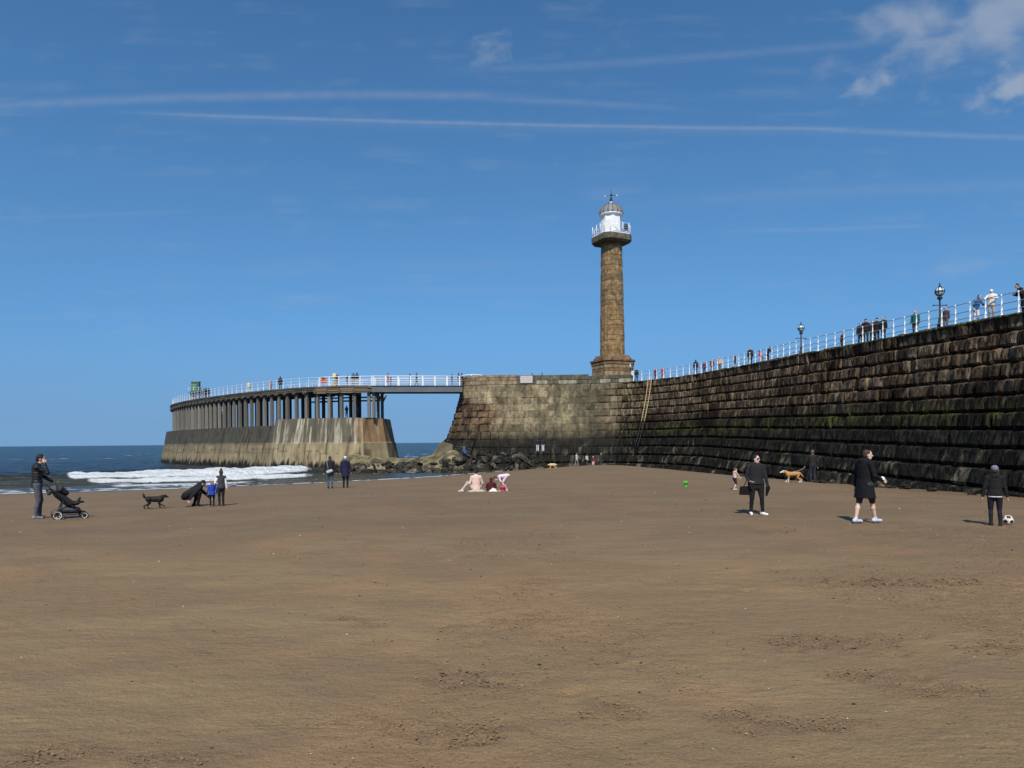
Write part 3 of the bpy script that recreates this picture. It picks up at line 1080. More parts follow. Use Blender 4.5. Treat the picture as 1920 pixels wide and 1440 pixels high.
def deck(root, s_a, s_b, name):
    ss = np.linspace(s_a, s_b, 90)
    fr = wpt(ss, np.zeros(90), np.full(90, 0.02))
    bk = BACK.xy(ss / PIER.L * BACK.L)
    bz = deck_z(bk[:, 1])
    V = []
    for i in range(90):
        b_ = Vector((bk[i, 0], bk[i, 1], bz[i]))
        V += [fr[i] + np.array([0, 0, 0.004]), (b_.x, b_.y, b_.z + 0.004), (b_.x, b_.y, -2.0)]
    V = np.array([np.array(v) for v in V])
    f = []
    for i in range(89):
        a = i * 3
        f += [(a, a + 3, a + 4, a + 1), (a + 1, a + 4, a + 5, a + 2)]
    raw_mesh(name, V, np.array(f), M_deck, root)


deck(wall_root, 0.0, S_J, 'paved_deck')
deck(head_root, S_J, S_END, 'paved_deck')

# coping along the wall top: long uneven stones
s = 0.0
while s < S_J:
    w = rng.uniform(0.8, 1.7)
    s1 = min(s + w, S_J)
    n_ = 3
    ss = np.linspace(s + 0.02, s1 - 0.02, n_)
    th = rng.uniform(0.0, 0.07)
    V, C = [], []
    for k_ in range(n_):
        jit = rng.uniform(-0.05, 0.05)
        for (tt, e) in ((-0.05 - th, -0.75), (-0.06 - th + rng.uniform(-.02, .03), 0.02 + jit), (0.02, 0.11 + jit), (0.10, 0.06 + jit), (0.14, -0.3)):
            V.append(wpt(ss[k_], tt, e) if tt > 0 else wpt(ss[k_], 0.0, e) + np.array([0, 0, -tt]))
    f = []
    for k_ in range(n_ - 1):
        for j in range(4):
            a = k_ * 5 + j
            f.append((a, a + 1, a + 6, a + 5))
    f += [(0, 4, 3, 2), (0, 2, 1, 1)][:1] + [((n_ - 1) * 5, (n_ - 1) * 5 + 2, (n_ - 1) * 5 + 3, (n_ - 1) * 5 + 4)]
    cc = np.array([0.075, 0.064, 0.036]) * rng.uniform(0.5, 1.5) + np.array([0.0, 0.006, 0.0])
    raw_mesh('coping_stone', np.array(V), np.array(f), M_rough, wall_root, tint=np.tile(cc, (len(V), 1)))
    s = s1

# parapet of the pier head: two courses of blocks and a coping, lower beside the lighthouse
S_P0 = PIER.s_at_px(1181)
S_P1 = PIER.L - 0.5


def pblock(s0, s1, z0, z1, e0, e1, col, name='parapet_block', g=0.012):
    ns = max(2, int((s1 - s0) / 0.5) + 1)
    ss = np.linspace(s0 - 0.004, s1 + 0.001, ns)
    V, f = [], []
    for k_ in range(ns):
        for (e, z) in ((e0, z0 + g), (e1, z0 + g), (e1, z1 - g), (e0, z1 - g)):
            p_ = wpt(ss[k_], 0.0, e)
            V.append(p_ + np.array([0, 0, z]))
    for k_ in range(ns - 1):
        a = k_ * 4
        for j in range(4):
            f.append((a + j, a + (j + 1) % 4, a + 4 + (j + 1) % 4, a + 4 + j))
    f += [(3, 2, 1, 0), ((ns - 1) * 4, (ns - 1) * 4 + 1, (ns - 1) * 4 + 2, (ns - 1) * 4 + 3)]
    V = np.array(V)
    C = np.array(col)[None] * (0.7 + 0.6 * fbm(V[:, 0] * 1.5, V[:, 1] * 1.5, V[:, 2] * 1.5, 3, 141))[:, None]
    o = raw_mesh(name, V, np.array(f), M_stone, head_root, tint=C)
    bv = o.modifiers.new('bevel', 'BEVEL')
    bv.width = 0.012; bv.segments = 1
    return o


S_M = PIER.s_at_px(968)
for (sa, sb, rows) in ((S_P0 - 0.0, S_M, [(0.004, 0.52), (0.52, 1.17)]), (S_M, S_P1, [(0.004, 0.50), (0.50, 0.92), (0.92, 1.24)])):
    for ri, (z0, z1) in enumerate(rows):
        s = sa
        while s < sb - 0.05:
            w = rng.uniform(0.9, 1.6) if not (ri == 1 and sa < S_M) else rng.uniform(2.2, 3.4)
            s1 = sb if sb - s < w + 0.4 else s + w
            if sa < S_M:
                col = (0.30, 0.27, 0.20) if ri == 0 and rng.random() < 0.6 else (0.105, 0.098, 0.066)
                if s < S_P0 + 5:
                    z1_ = z1 - 0.22 * (ri == 1)
                else:
                    z1_ = z1
            else:
                z1_ = z1
                col = np.array((0.235, 0.178, 0.108)) * rng.uniform(0.75, 1.2)
            pblock(s, s1, z0, z1_, -0.62, rng.uniform(0.01, 0.035) + (0.05 if (ri == 1 and sa < S_M) else 0), col)
            s = s1

# notice board fixed to the parapet face
sp = PIER.s_at_px(987)
nb = empty('notice_board', tuple(wpt(sp, 0, 0.12) + np.array([0, 0, 0.5])), 'white notice board with faded pink bands on the pier head parapet', 'sign')
d_ = PIER.dir(sp); ang = math.atan2(d_[1], d_[0])
b_ = MB(); b_.box(wpt(sp, 0, 0.12) + np.array([0, 0, 0.62]), (1.55, 0.05, 0.92), ang, bev=0.012); b_.build('panel', mat('weathered_white', (0.50, 0.48, 0.45), 0.7, noise=0.15), nb)
for zz, hh_ in ((0.92, 0.13), (0.66, 0.10), (0.46, 0.06), (0.30, 0.06)):
    b_ = MB(); b_.box(wpt(sp, 0, 0.148) + np.array([0, 0, zz]), (1.34, 0.012, hh_), ang)
    b_.build('faded_text_band', mat('faded_pink', (0.42, 0.30, 0.27), 0.7), nb)

# pale concrete skirt at the toe of the pier head and apron across the gap
NA, NB_ = 80, 26
AX, AY = np.meshgrid(np.linspace(-20.5, -0.5, NA), np.linspace(80.0, 94.0, NB_))
mound = 2.35 - 0.75 * np.exp(-((AX + 14.0) / 3.6) ** 2) + 0.9 * sst(AX, -9.5, -5.0)
AZ = -0.6 + (mound + 0.6) * sst((AY - 80) / 14, 0.0, 0.55) + 0.35 * (fbm(AX * 0.5, AY * 0.5, 0, 3, 151) - 0.5)
AZ = AZ - (AZ + 1.2) * sst(AX + 2.0 * (fbm(AY * 0.4, AX * 0.4, 0, 2, 159) - 0.5), -8.0, -4.2) - 0.55 + 0.35 * (fbm(AX * 1.6, AY * 1.6, 0, 3, 155) - 0.5)
n_ = fbm(AX * 0.8, AY * 0.8, 0, 4, 153).ravel()
V = np.stack([AX, AY, AZ], -1).reshape(-1, 3)
n2_ = fbm(AX * 2.2, AY * 2.2, 5, 4, 157).ravel()
C = np.array([0.25, 0.208, 0.112])[None] * ((0.25 + 1.0 * n_) * (1 - 0.65 * sst(n2_, 0.44, 0.60)))[:, None]
apr = raw_mesh('concrete_apron', np.array(V), grid_faces(NA, NB_), M_conc, tint=np.array(C), smooth=False)
props(apr, 'pale yellowish concrete apron between the breakwater and the pier head', 'concrete apron')
# toe skirt
ss = np.linspace(PIER.s_at_px(885), PIER.L - 3, 44)
V, C = [], []
for s_ in ss:
    for k_ in range(12):
        tt = 6.6 + k_ * 0.45
        out = 0.45 + 0.13 * k_ + 0.35 * (float(fbm(s_ * 0.6, tt * 0.7, 0, 3, 161)) - 0.5)
        out = -0.5 + (out + 0.5) * float(sst(s_ + 1.2 * (float(fbm(3.3, tt * 0.8, 0, 2, 167)) - 0.5), ss[0], ss[0] + 2.6))
        tt2 = tt + (0.9 * (1 - float(sst(s_, ss[0], ss[0] + 5)))) + 0.5 * float(fbm(s_ * .4, 2, 0, 2, 9))
        V.append(wpt(s_, tt2, out - 0.25 * (k_ == 0)))
        n_ = float(fbm(s_ * 0.9, tt * 0.9, 0, 4, 163))
        C.append(np.array([0.26, 0.215, 0.125]) * (0.25 + 1.1 * n_) * (0.55 + 0.45 * float(sst(tt, 6.8, 8.2))))
tk = raw_mesh('toe_skirt', np.array(V), grid_faces(12, len(ss)), M_conc, head_root, tint=np.array(C), smooth=True)

# ------------------------------------------------------------------ ladder on the wall
sL = PIER.s_at_px(1222)
lad = empty('wall_ladder', tuple(wpt(sL, 8.0, 0.3)), 'tall ladder fixed to the wall below the railing, yellow above and dark below', 'ladder')
for side in (-0.27, 0.27):
    for (ta, tb, mm, nm) in ((-0.35, 5.1, M_yellow, 'yellow_stringer'), (5.1, 8.2, M_black, 'dark_stringer')):
        b_ = MB()
        pts = [wpt(sL + side, max(q_, 0), 0.34) + np.array([0, 0, max(0, -q_)]) for q_ in np.linspace(ta, tb, 10)]
        b_.path(pts, 0.05, 6)
        b_.build(nm, mm, lad)
for k_ in range(26):
    tt = 0.2 + k_ * 0.31
    b_ = MB(); b_.tube(wpt(sL - 0.25, tt, 0.34), wpt(sL + 0.25, tt, 0.34), 0.022, n=6)
    b_.build('rung', M_yellow if tt < 5.1 else M_black, lad)

# ------------------------------------------------------------------ railing along the pier
def railing(name, label, pts_fn, s_a, s_b, step, hgt, rails, fat=1.0, mt=M_white, mr=M_whiter, root_loc=None, rail_r=0.022, cat='railing', group=None):
    root = empty(name, tuple(pts_fn(s_a)) if root_loc is None else root_loc, label, cat, group)
    n = int((s_b - s_a) / step) + 1
    me0 = None
    for k_ in range(n):
        s_ = s_a + (s_b - s_a) * k_ / (n - 1)
        p_ = Vector(pts_fn(s_))
        if me0 is None:
            b_ = MB()
            pr = [(0.085, 0), (0.085, 0.05), (0.062, 0.07), (0.07, 0.16), (0.045, 0.42), (0.034, 0.60), (0.048, 0.63), (0.048, 0.68), (0.034, 0.71), (0.03, 1.10), (0.042, 1.12), (0.055, 1.17), (0.045, 1.22), (0.012, 1.25)]
            b_.lathe([(r_ * fat, z_ * hgt / 1.25) for r_, z_ in pr], n=8)
            o = b_.build('post', mt, root, local=True)
            o.location = p_ - Vector(root.location)
            me0 = o.data
        else:
            o = bpy.data.objects.new('post', me0)
            COL.objects.link(o)
            o.parent = root
            o.location = p_ - Vector(root.location)
    for zz in rails:
        b_ = MB()
        b_.path([Vector(pts_fn(s_a + (s_b - s_a) * k_ / (2 * n))) + Vector((0, 0, zz)) for k_ in range(2 * n + 1)], rail_r, 6)
        b_.build('rail', mr, root)
    return root


railing('pier_railing', 'white railing with ball-topped posts along the dark sea wall', lambda s_: wpt(s_, 0.0, -0.32) + np.array([0, 0, 0.05]), 4.0, PIER.s_at_px(1186), 1.12, 1.22, (0.30, 0.68, 1.17), 1.15, mr=M_rail, rail_r=0.024)


# ------------------------------------------------------------------ lamp posts on the pier
def lamp(px, label, hgt=2.95, e=-1.5):
    s_ = PIER.s_at_px(px, e)
    p_ = wpt(s_, 0.0, e)
    root = empty('street_lamp', tuple(p_), label, 'street lamp', 'lamps along the pier')
    L_ = lambda *a: (p_[0] + a[0], p_[1] + a[1], p_[2] + a[2])
    b_ = MB(); b_.lathe([(0.17, 0), (0.17, 0.5), (0.11, 0.6), (0.09, 0.9), (0.055, 1.0), (0.05, hgt - 0.95)], p_, 10); b_.build('column', M_black, root)
    b_ = MB(); b_.tube(L_(-0.42, 0, hgt - 1.32), L_(0.42, 0, hgt - 1.32), 0.025, n=6); b_.ball(L_(-0.42, 0, hgt - 1.32), 0.05, 6, 5); b_.ball(L_(0.42, 0, hgt - 1.32), 0.05, 6, 5); b_.build('ladder_bar', M_black, root)
    b_ = MB(); b_.lathe([(0.05, 0), (0.14, 0.06), (0.16, 0.16), (0.08, 0.22), (0.06, 0.30)], L_(0, 0, hgt - 0.98), 10); b_.build('collar', M_black, root)
    b_ = MB(); b_.ball(L_(0, 0, hgt - 0.45), (0.26, 0.26, 0.275), 16, 10); b_.build('globe', M_glass, root)
    b_ = MB()
    for k_ in range(4):
        a = math.pi * k_ / 4
        b_.path([L_(0.272 * math.cos(q_) * math.cos(a), 0.272 * math.cos(q_) * math.sin(a), hgt - 0.45 + 0.288 * math.sin(q_)) for q_ in np.linspace(0, 2 * math.pi, 25)], 0.022, 5, False)
    b_.path([L_(0.28 * math.cos(q_), 0.28 * math.sin(q_), hgt - 0.45) for q_ in np.linspace(0, 2 * math.pi, 25)], 0.03, 5, False)
    b_.build('globe_frame', M_black, root)
    b_ = MB(); b_.lathe([(0.13, -0.04), (0.10, 0.06), (0.04, 0.10), (0.055, 0.16), (0.012, 0.32)], L_(0, 0, hgt - 0.20), 8); b_.build('finial', M_black, root)


lamp(1502, 'smaller black globe lamp on the pier, midway between the lighthouse and the right edge', 3.0)
lamp(1762, 'larger black globe lamp on the pier beside the man in teal', 3.05)
# ------------------------------------------------------------------ lighthouse
LH = Vector((1145 - 960, 1331, 0)) * (92.6 / 1331)
LH.z = float(deck_z(92.6))
LHX, LHY, LHZ = LH.x + 0.33, LH.y, LH.z
K = 92.6 / F
TH = R(25)
lh = empty('lighthouse', (LHX, LHY, LHZ), 'tall fluted brown sandstone column lighthouse with white lantern and grey dome', 'lighthouse')


def zpx(y):                                  # height of a picture row at the lighthouse's distance
    return ZC + (826.9 - y) * K


def tint_fn(b_, col, amp=0.4, sc=1.2, seed=0, st=1.0):
    P_ = np.array(b_.v)
    n_ = fbm(P_[:, 0] * sc, P_[:, 1] * sc, P_[:, 2] * sc * st, 4, seed)
    k_ = 1 - amp + 2 * amp * n_
    b_.c = [tuple(np.array(col) * q_) for q_ in k_]


def oct_prism(b_, r, ch, z0, z1, rot, n4=4):
    """square with cut corners, half width r, cut ch"""
    pts = []
    for q_ in ((r, -r + ch), (r, r - ch), (r - ch, r), (-r + ch, r), (-r, r - ch), (-r, -r + ch), (-r + ch, -r), (r - ch, -r)):
        x, y = q_
        pts.append((LHX + x * math.cos(rot) - y * math.sin(rot), LHY + x * math.sin(rot) + y * math.cos(rot)))
    n = len(pts)
    a = b_.verts([(x, y, z0) for x, y in pts]); c_ = b_.verts([(x, y, z1) for x, y in pts])
    for k_ in range(n):
        b_.face(a + k_, a + (k_ + 1) % n, c_ + (k_ + 1) % n, c_ + k_)
    b_.face(*[a + k_ for k_ in reversed(range(n))]); b_.face(*[c_ + k_ for k_ in range(n)])
    return pts


# stepped pedestal, each course a part
zz = LHZ
for (h_, r_, ch_, col) in ((0.55, 2.38, 0.70, (0.24, 0.17, 0.095)), (0.5, 2.24, 0.68, (0.20, 0.125, 0.065)), (0.5, 2.21, 0.68, (0.26, 0.185, 0.10)), (0.42, 2.20, 0.68, (0.19, 0.12, 0.062)),
                            (0.48, 2.23, 0.68, (0.27, 0.19, 0.105)), (0.42, 2.30, 0.70, (0.20, 0.125, 0.064)), (0.24, 2.42, 0.72, (0.17, 0.10, 0.05)), (0.30, 2.08, 0.75, (0.22, 0.145, 0.075)), (0.30, 1.85, 0.6, (0.22, 0.15, 0.078))):
    b_ = MB()
    oct_prism(b_, r_, ch_, zz + 0.008, zz + h_, TH + 0.0)
    tint_fn(b_, col, 0.35, 1.1, 171)
    o = b_.build('pedestal_course', M_stone, lh)
    bv = o.modifiers.new('bevel', 'BEVEL'); bv.width = 0.04; bv.segments = 2
    zz += h_
# four corner blocks of the pedestal front
zcol0 = zz
zcol1 = zpx(463)
nd = 22
for k_ in range(nd):
    z0 = zcol0 + (zcol1 - zcol0) * k_ / nd
    z1 = zcol0 + (zcol1 - zcol0) * (k_ + 1) / nd
    f0, f1 = k_ / nd, (k_ + 1) / nd
    r0, r1 = 1.60 - 0.25 * f0 ** 1.25, 1.60 - 0.25 * f1 ** 1.25
    b_ = MB()
    n = 96
    jog = rng.uniform(-0.012, 0.02)
    rings = []
    for (rr, z) in ((r0 - 0.03, z0 + 0.005), (r0, z0 + 0.03), ((r0 + r1) / 2, (z0 + z1) / 2), (r1, z1 - 0.03), (r1 - 0.03, z1 - 0.005)):
        aa = 2 * np.pi * np.arange(n) / n
        fl = 0.055 * np.abs(np.sin(aa * 10)) ** 0.8          # twenty flutes
        wn = 0.05 * (vnoise(np.cos(aa) * 3.5 + 40, np.sin(aa) * 3.5, z * 2.2, 181) - 0.5)
        r_a = rr - 0.055 + fl + jog + wn
        vs = np.stack([LHX + r_a * np.cos(aa), LHY + r_a * np.sin(aa), np.full(n, z)], -1)
        rings.append(b_.verts(vs))
    for i in range(4):
        for j in range(n):
            b_.face(rings[i] + j, rings[i] + (j + 1) % n, rings[i + 1] + (j + 1) % n, rings[i + 1] + j)
    b_.face(*[rings[0] + j for j in reversed(range(n))]); b_.face(*[rings[-1] + j for j in range(n)])
    base = np.array((0.238, 0.152, 0.070)) * rng.uniform(0.82, 1.16) if k_ < 10 else np.array((0.22, 0.148, 0.074)) * rng.uniform(0.82, 1.12)
    tint_fn(b_, base, 0.42, 1.6, 185, 2.2)
    b_.build('column_drum', M_stone, lh)
# capital: flared corbel, then the gallery slab
b_ = MB()
b_.lathe([(1.34, zcol1 - 0.02), (1.42, zcol1 + 0.12), (1.40, zcol1 + 0.25), (1.62, zcol1 + 0.45), (1.95, zcol1 + 0.72), (2.0, zpx(449.5) - 0.25)], (LHX, LHY, 0), 40)
tint_fn(b_, (0.105, 0.08, 0.05), 0.45, 1.4, 187)
b_.build('capital', M_stone, lh)
zs0, zs1 = zpx(455.5), zpx(444)
b_ = MB(); oct_prism(b_, 1.95, 0.56, zs0 - 0.18, zs0, TH); tint_fn(b_, (0.085, 0.072, 0.05), 0.4, 1.3, 189); b_.build('gallery_moulding', M_stone, lh)
b_ = MB(); oct_prism(b_, 2.12, 0.62, zs0 + 0.003, zs1, TH); tint_fn(b_, (0.115, 0.098, 0.07), 0.4, 1.3, 191)
o = b_.build('gallery_slab', M_stone, lh); bv = o.modifiers.new('bevel', 'BEVEL'); bv.width = 0.04; bv.segments = 1
b_ = MB(); pts = oct_prism(b_, 2.04, 0.60, zs1 + 0.002, zs1 + 0.09, TH); b_.build('gallery_kerb', M_white, lh)
# gallery railing
b_ = MB()
pin = [((x - LHX) * 0.97 + LHX, (y - LHY) * 0.97 + LHY) for x, y in pts]
for k_ in range(8):
    (xa, ya), (xb, yb) = pin[k_], pin[(k_ + 1) % 8]
    m_n = 3 if k_ % 2 == 0 else 1
    for j in range(m_n):
        q_ = j / m_n
        p_ = MB(); x, y = xa + (xb - xa) * q_, ya + (yb - ya) * q_
        p_.tube((x, y, zs1 + 0.08), (x, y, zs1 + 1.42), 0.045, n=6); p_.build('gallery_post', M_white, lh)
for hz_ in (0.25, 0.50, 0.75, 1.0, 1.38):
    p_ = MB()
    for k_ in range(8):
        (xa, ya), (xb, yb) = pin[k_], pin[(k_ + 1) % 8]
        p_.tube((xa, ya, zs1 + hz_), (xb, yb, zs1 + hz_), 0.020 if hz_ < 1.2 else 0.035, n=6)
    p_.build('gallery_rail', M_white, lh)
# lantern room
zl0, zl1 = zs1 + 0.09, zpx(404.5)
b_ = MB(); b_.lathe([(1.33, zl0), (1.33, zl1 - 0.12)], (LHX, LHY, 0), 8, R(22.5) + TH - R(45), smooth=False); lr = b_.build('lantern_room', M_white, lh)
b_ = MB(); b_.lathe([(1.36, zl1 - 0.14), (1.52, zl1 - 0.03), (1.55, zl1 + 0.05), (1.5, zl1 + 0.12), (1.38, zl1 + 0.14)], (LHX, LHY, 0), 24); b_.build('lantern_cornice', M_white, lh)
# door seams and a window on the lantern
a_ = R(-90) + TH - R(20)
def on_lant(ang, r_, z): return (LHX + r_ * math.cos(ang), LHY + r_ * math.sin(ang), z)
b_ = MB(); b_.box(on_lant(R(-90) + TH - R(45) + R(0), 1.24, zl0 + 1.0), (0.7, 0.03, 1.7), TH - R(45)); b_.build('lantern_door', mat('off_white', (0.64, 0.64, 0.6), 0.5), lh)
# ribbed dome
prof_d = []
zd1 = zpx(383.5)
b_ = MB()
n = 64
rings = []
for i in range(9):
    a = math.pi / 2 * i / 8
    z = zl1 + 0.13 + (zd1 - zl1 - 0.13) * math.sin(a)
    rr = 1.36 * math.cos(a) ** 0.85 + 0.14
    rings.append(b_.verts([(LHX + rr * (1 + 0.045 * (abs(math.cos(8 * 2 * math.pi * j / n)) ** 6)) * math.cos(2 * math.pi * j / n), LHY + rr * (1 + 0.045 * (abs(math.cos(8 * 2 * math.pi * j / n)) ** 6)) * math.sin(2 * math.pi * j / n), z) for j in range(n)]))
for i in range(8):
    for j in range(n):
        b_.face(rings[i] + j, rings[i] + (j + 1) % n, rings[i + 1] + (j + 1) % n, rings[i + 1] + j)
b_.face(*[rings[-1] + j for j in range(n)])
dm = b_.build('dome', M_lead, lh)
for j in range(16):
    p_ = MB()
    a = 2 * math.pi * j / 16
    p_.path([(LHX + (1.42 * math.cos(q_) ** 0.85 + 0.15) * math.cos(a), LHY + (1.42 * math.cos(q_) ** 0.85 + 0.15) * math.sin(a), zl1 + 0.13 + (zd1 - zl1 - 0.1) * math.sin(q_)) for q_ in np.linspace(0.02, 1.5, 8)], 0.045, 5)
    p_.build('dome_rib', mat('dark_lead', (0.10, 0.098, 0.09), 0.6), dm)
b_ = MB(); b_.lathe([(0.30, zd1 - 0.05), (0.24, zd1 + 0.08), (0.13, zd1 + 0.18), (0.13, zd1 + 0.42)], (LHX, LHY, 0), 12); b_.build('dome_neck', mat('pale_stone_cap', (0.4, 0.38, 0.32), 0.7), lh)
b_ = MB(); b_.lathe([(0.10, zd1 + 0.42), (0.20, zd1 + 0.52), (0.20, zd1 + 0.64), (0.11, zd1 + 0.74), (0.14, zd1 + 0.86), (0.05, zd1 + 1.05), (0.03, zd1 + 1.75), (0.005, zd1 + 1.95)], (LHX, LHY, 0), 10); b_.build('finial', M_black, lh)
zv = zpx(367.5)
b_ = MB(); b_.tube((LHX - 0.74, LHY, zv), (LHX + 0.74, LHY, zv + 0.06), 0.013, n=5); b_.tube((LHX, LHY - 0.74, zv + .02), (LHX, LHY + 0.74, zv + .02), 0.013, n=5); b_.build('vane_arms', M_black, lh)
for (x, z) in ((-0.76, zv), (0.76, zv + 0.06)):
    b_ = MB(); b_.ball((LHX + x, LHY, z), (0.07, 0.05, 0.11), 8, 6); b_.build('vane_letter', M_white, lh)
b_ = MB(); b_.box((LHX + 0.08, LHY, zpx(366)), (0.42, 0.03, 0.16), R(30)); b_.build('vane_arrow', M_black, lh)
# dark box hung on the right of the gallery rail, thin handrail down the front
b_ = MB(); b_.box((LHX + 1.80, LHY - 0.72, zs1 + 0.98), (0.52, 0.12, 0.78), R(20), bev=0.02); b_.build('equipment_box', M_black, lh)
b_ = MB(); b_.path([(LHX - 0.1, LHY - 1.9, zs1 + 1.0), (LHX + 0.35, LHY - 1.85, zs1 + 0.62), (LHX + 0.8, LHY - 1.8, zs1 + 0.2)], 0.03, 6); b_.build('stay_cable', mat('grey_metal', (0.3, 0.3, 0.29), 0.5), lh)
# white plaque on the pedestal corner
pa = MB(); pa.box((LHX + 2.08, LHY - 1.62, LHZ + 2.32), (0.62, 0.06, 0.45), TH + R(45)); pa.build('plaque', M_white, lh)

# ------------------------------------------------------------------ concrete breakwater base of the extension
zt_r, zt_l = ZC + 3.22, ZC + 2.42
S_ST = TIMB.s_at_px(518, 0.8, 6.0)
bw = empty('concrete_breakwater', (-40, 103, 0), 'stained tan concrete breakwater base under the timber pier', 'breakwater')
ext = []
sb = np.concatenate([np.linspace(1.0, S_ST, 220), np.linspace(S_ST + 0.01, TIMB.L, 330)])
rows = 60
V, C = [], []


def tpt(s_, e):
    s_ = float(s_)
    p_ = TIMB.off(max(s_, 0.0), e)
    if s_ < 0:
        p_ = p_ + TIMB.dir(0.0) * s_
    return p_


def conc_col(s_, z, end=0.0):
    n1 = fbm(s_ * 1.9, z * 0.16, end, 4, 201); n2 = fbm(s_ * 0.35, z * 0.6, end, 4, 203); n3 = fbm(s_ * 3.2, z * 0.25, end, 3, 207)
    V3 = lambda c_, k_: np.array(c_)[None] * k_[:, None]
    tan = V3([0.285, 0.226, 0.130], 0.66 + 0.55 * n2)
    drk = V3([0.105, 0.092, 0.062], 0.6 + 0.8 * n1)
    lit = V3([0.33, 0.29, 0.21], 0.7 + 0.6 * n2)
    n4 = fbm(s_ * 6.0, z * 0.35, end + 3, 3, 219)
    up = drk + (lit - drk) * (sst(n3 * 0.55 + n1 * 0.3 + n4 * 0.3, 0.56, 0.68) * 0.9)[:, None]
    rs = 1 - sst(s_ + 2.0 * (n2 - .5), 0.9, 1.9)
    up = up * (1 - 0.65 * rs[:, None]) + V3([0.36, 0.215, 0.10], (0.55 + 0.8 * n3) * 0.65 * rs)
    far = (s_ > S_ST)[:, None]
    up = np.where(far, V3([0.062, 0.056, 0.042], 0.6 + 0.9 * n1), up)
    tan = np.where(far, tan * np.where(z > 1.9, 0.72, 0.86)[:, None], tan)
    k_ = sst(z + 0.5 * (n2 - 0.5), 3.0, 3.5)[:, None]
    c_ = tan * (1 - k_) + up * k_
    c_ = c_ * (1 - sst(n1, 0.56, 0.64) * sst(n4, 0.45, 0.6) * 0.6)[:, None]
    c_ = c_ * (0.80 + 0.4 * n4)[:, None]
    seam = np.exp(-((((s_ + 0.18 * z) / 6.3) % 1.0 - 0.5) * 6.3 / 0.16) ** 2)
    lift = np.exp(-((z - 1.95 - 0.3 * np.floor((s_ + 0.18 * z) / 6.3) % 0.7) / 0.09) ** 2) * sst(n1, 0.40, 0.5)
    c_ = c_ * (1 - 0.55 * np.maximum(seam, lift) * sst(n2, 0.3, 0.5))[:, None]
    w_ = (1 - sst(z + 1.1 * (n1 - 0.5) + 1.3 * (n3 - .5), 0.45, 1.15))[:, None]
    return c_ * (1 - w_) + np.array([0.012, 0.012, 0.008])[None] * w_


def bw_top(s_): return zt_r if s_ <= S_ST else zt_l


fz = np.arange(rows) / (rows - 1)
zt_a = np.where(sb <= S_ST, zt_r, zt_l)
ZZ = zt_a[:, None] - fz[None, :] * (zt_a[:, None] + 1.4)
SS = np.repeat(sb[:, None], rows, 1)
EE = 0.9 + 0.165 * (zt_a[:, None] - ZZ) + np.where(ZZ < 3.25, 0.10, 0.0) + 0.10 * (fbm(SS * 0.8, ZZ * 0.8, 0, 3, 211) - 0.5)
EE = EE - np.where(ZZ < 0.6, 0.5 * sst(fbm(SS * 0.9, 3.0, 0, 3, 213), 0.45, 0.6) * (0.6 - ZZ), 0)
SE = SS - 0.05 * (zt_a[:, None] - ZZ) * np.maximum(0.0, 1 - (SS - 1.0) / 2.0)
sf, ef = SE.ravel(), EE.ravel()
xy = TIMB.off(np.maximum(sf, 0), ef) + TIMB.dir(np.zeros(len(sf))) * np.minimum(sf, 0)[:, None]
raw_mesh('wall_face', np.concatenate([xy, ZZ.ravel()[:, None]], 1), grid_faces(rows, len(sb)), M_conc, bw, tint=conc_col(SS.ravel(), ZZ.ravel()), smooth=False)
V, C = [], []                                # the oblique, battered end towards the bridge
plan = [((1.0, 0.9), (-0.30, 1.0)), ((-0.9, -2.2), (-1.0, 0.5)), ((-0.9, -7.3), (-1.0, -1.0))]
cols_ = [(0, q_) for q_ in np.linspace(0, 1, 12)] + [(1, q_) for q_ in np.linspace(0.1, 1, 9)]
for (k0_, q_) in cols_:
    (p0_, o0_), (p1_, o1_) = plan[k0_], plan[k0_ + 1]
    for k_ in range(rows):
        z = zt_r - k_ / (rows - 1) * (zt_r + 1.4)
        mo = 0.165 * (zt_r - z) + (0.08 if z < 3.25 else 0.0)
        sE = (p0_[0] + o0_[0] * mo) * (1 - q_) + (p1_[0] + o1_[0] * mo) * q_
        eE = (p0_[1] + o0_[1] * mo) * (1 - q_) + (p1_[1] + o1_[1] * mo) * q_
        p_ = tpt(sE, eE) if sE < 0 else TIMB.off(sE, eE)
        V.append((p_[0], p_[1], z)); C.append((-4.0 - 1.2 * (k0_ + q_), z))
raw_mesh('end_face', np.array(V), grid_faces(rows, len(cols_))[:, ::-1], M_conc, bw, tint=conc_col(np.array(C)[:, 0], np.array(C)[:, 1], 5.0))
tq = [tpt(1.0, 0.9), tpt(-0.9, -2.2), tpt(-0.9, -7.3), tpt(1.0, -7.3)]
raw_mesh('end_top', np.array([(q_[0], q_[1], zt_r - 0.002) for q_ in tq]), np.array([[0, 1, 2, 3]]), M_conc, bw, tint=np.tile((0.20, 0.175, 0.125), (4, 1)))
V, C = [], []
for s_ in sb:
    for e in (0.9, -7.3, -9.5):
        p_ = tpt(s_, e); V.append((p_[0], p_[1], bw_top(s_) if e > -8 else -1.4)); C.append((0.20, 0.175, 0.125))
raw_mesh('top_and_back', np.array(V), grid_faces(3, len(sb)), M_conc, bw, tint=np.array(C))

# ------------------------------------------------------------------ timber pier on the breakwater
tp = empty('timber_pier', (-40, 104, 6), 'curved dark timber pier on rows of piles above the concrete breakwater', 'pier')
ZD = ZC + 7.3
TW = 5.6
tim = [(0.150, 0.135, 0.112), (0.125, 0.115, 0.10), (0.175, 0.162, 0.14), (0.09, 0.08, 0.066)]


def tp3(s_, e, z):
    p_ = tpt(s_, e)
    return Vector((p_[0], p_[1], z))


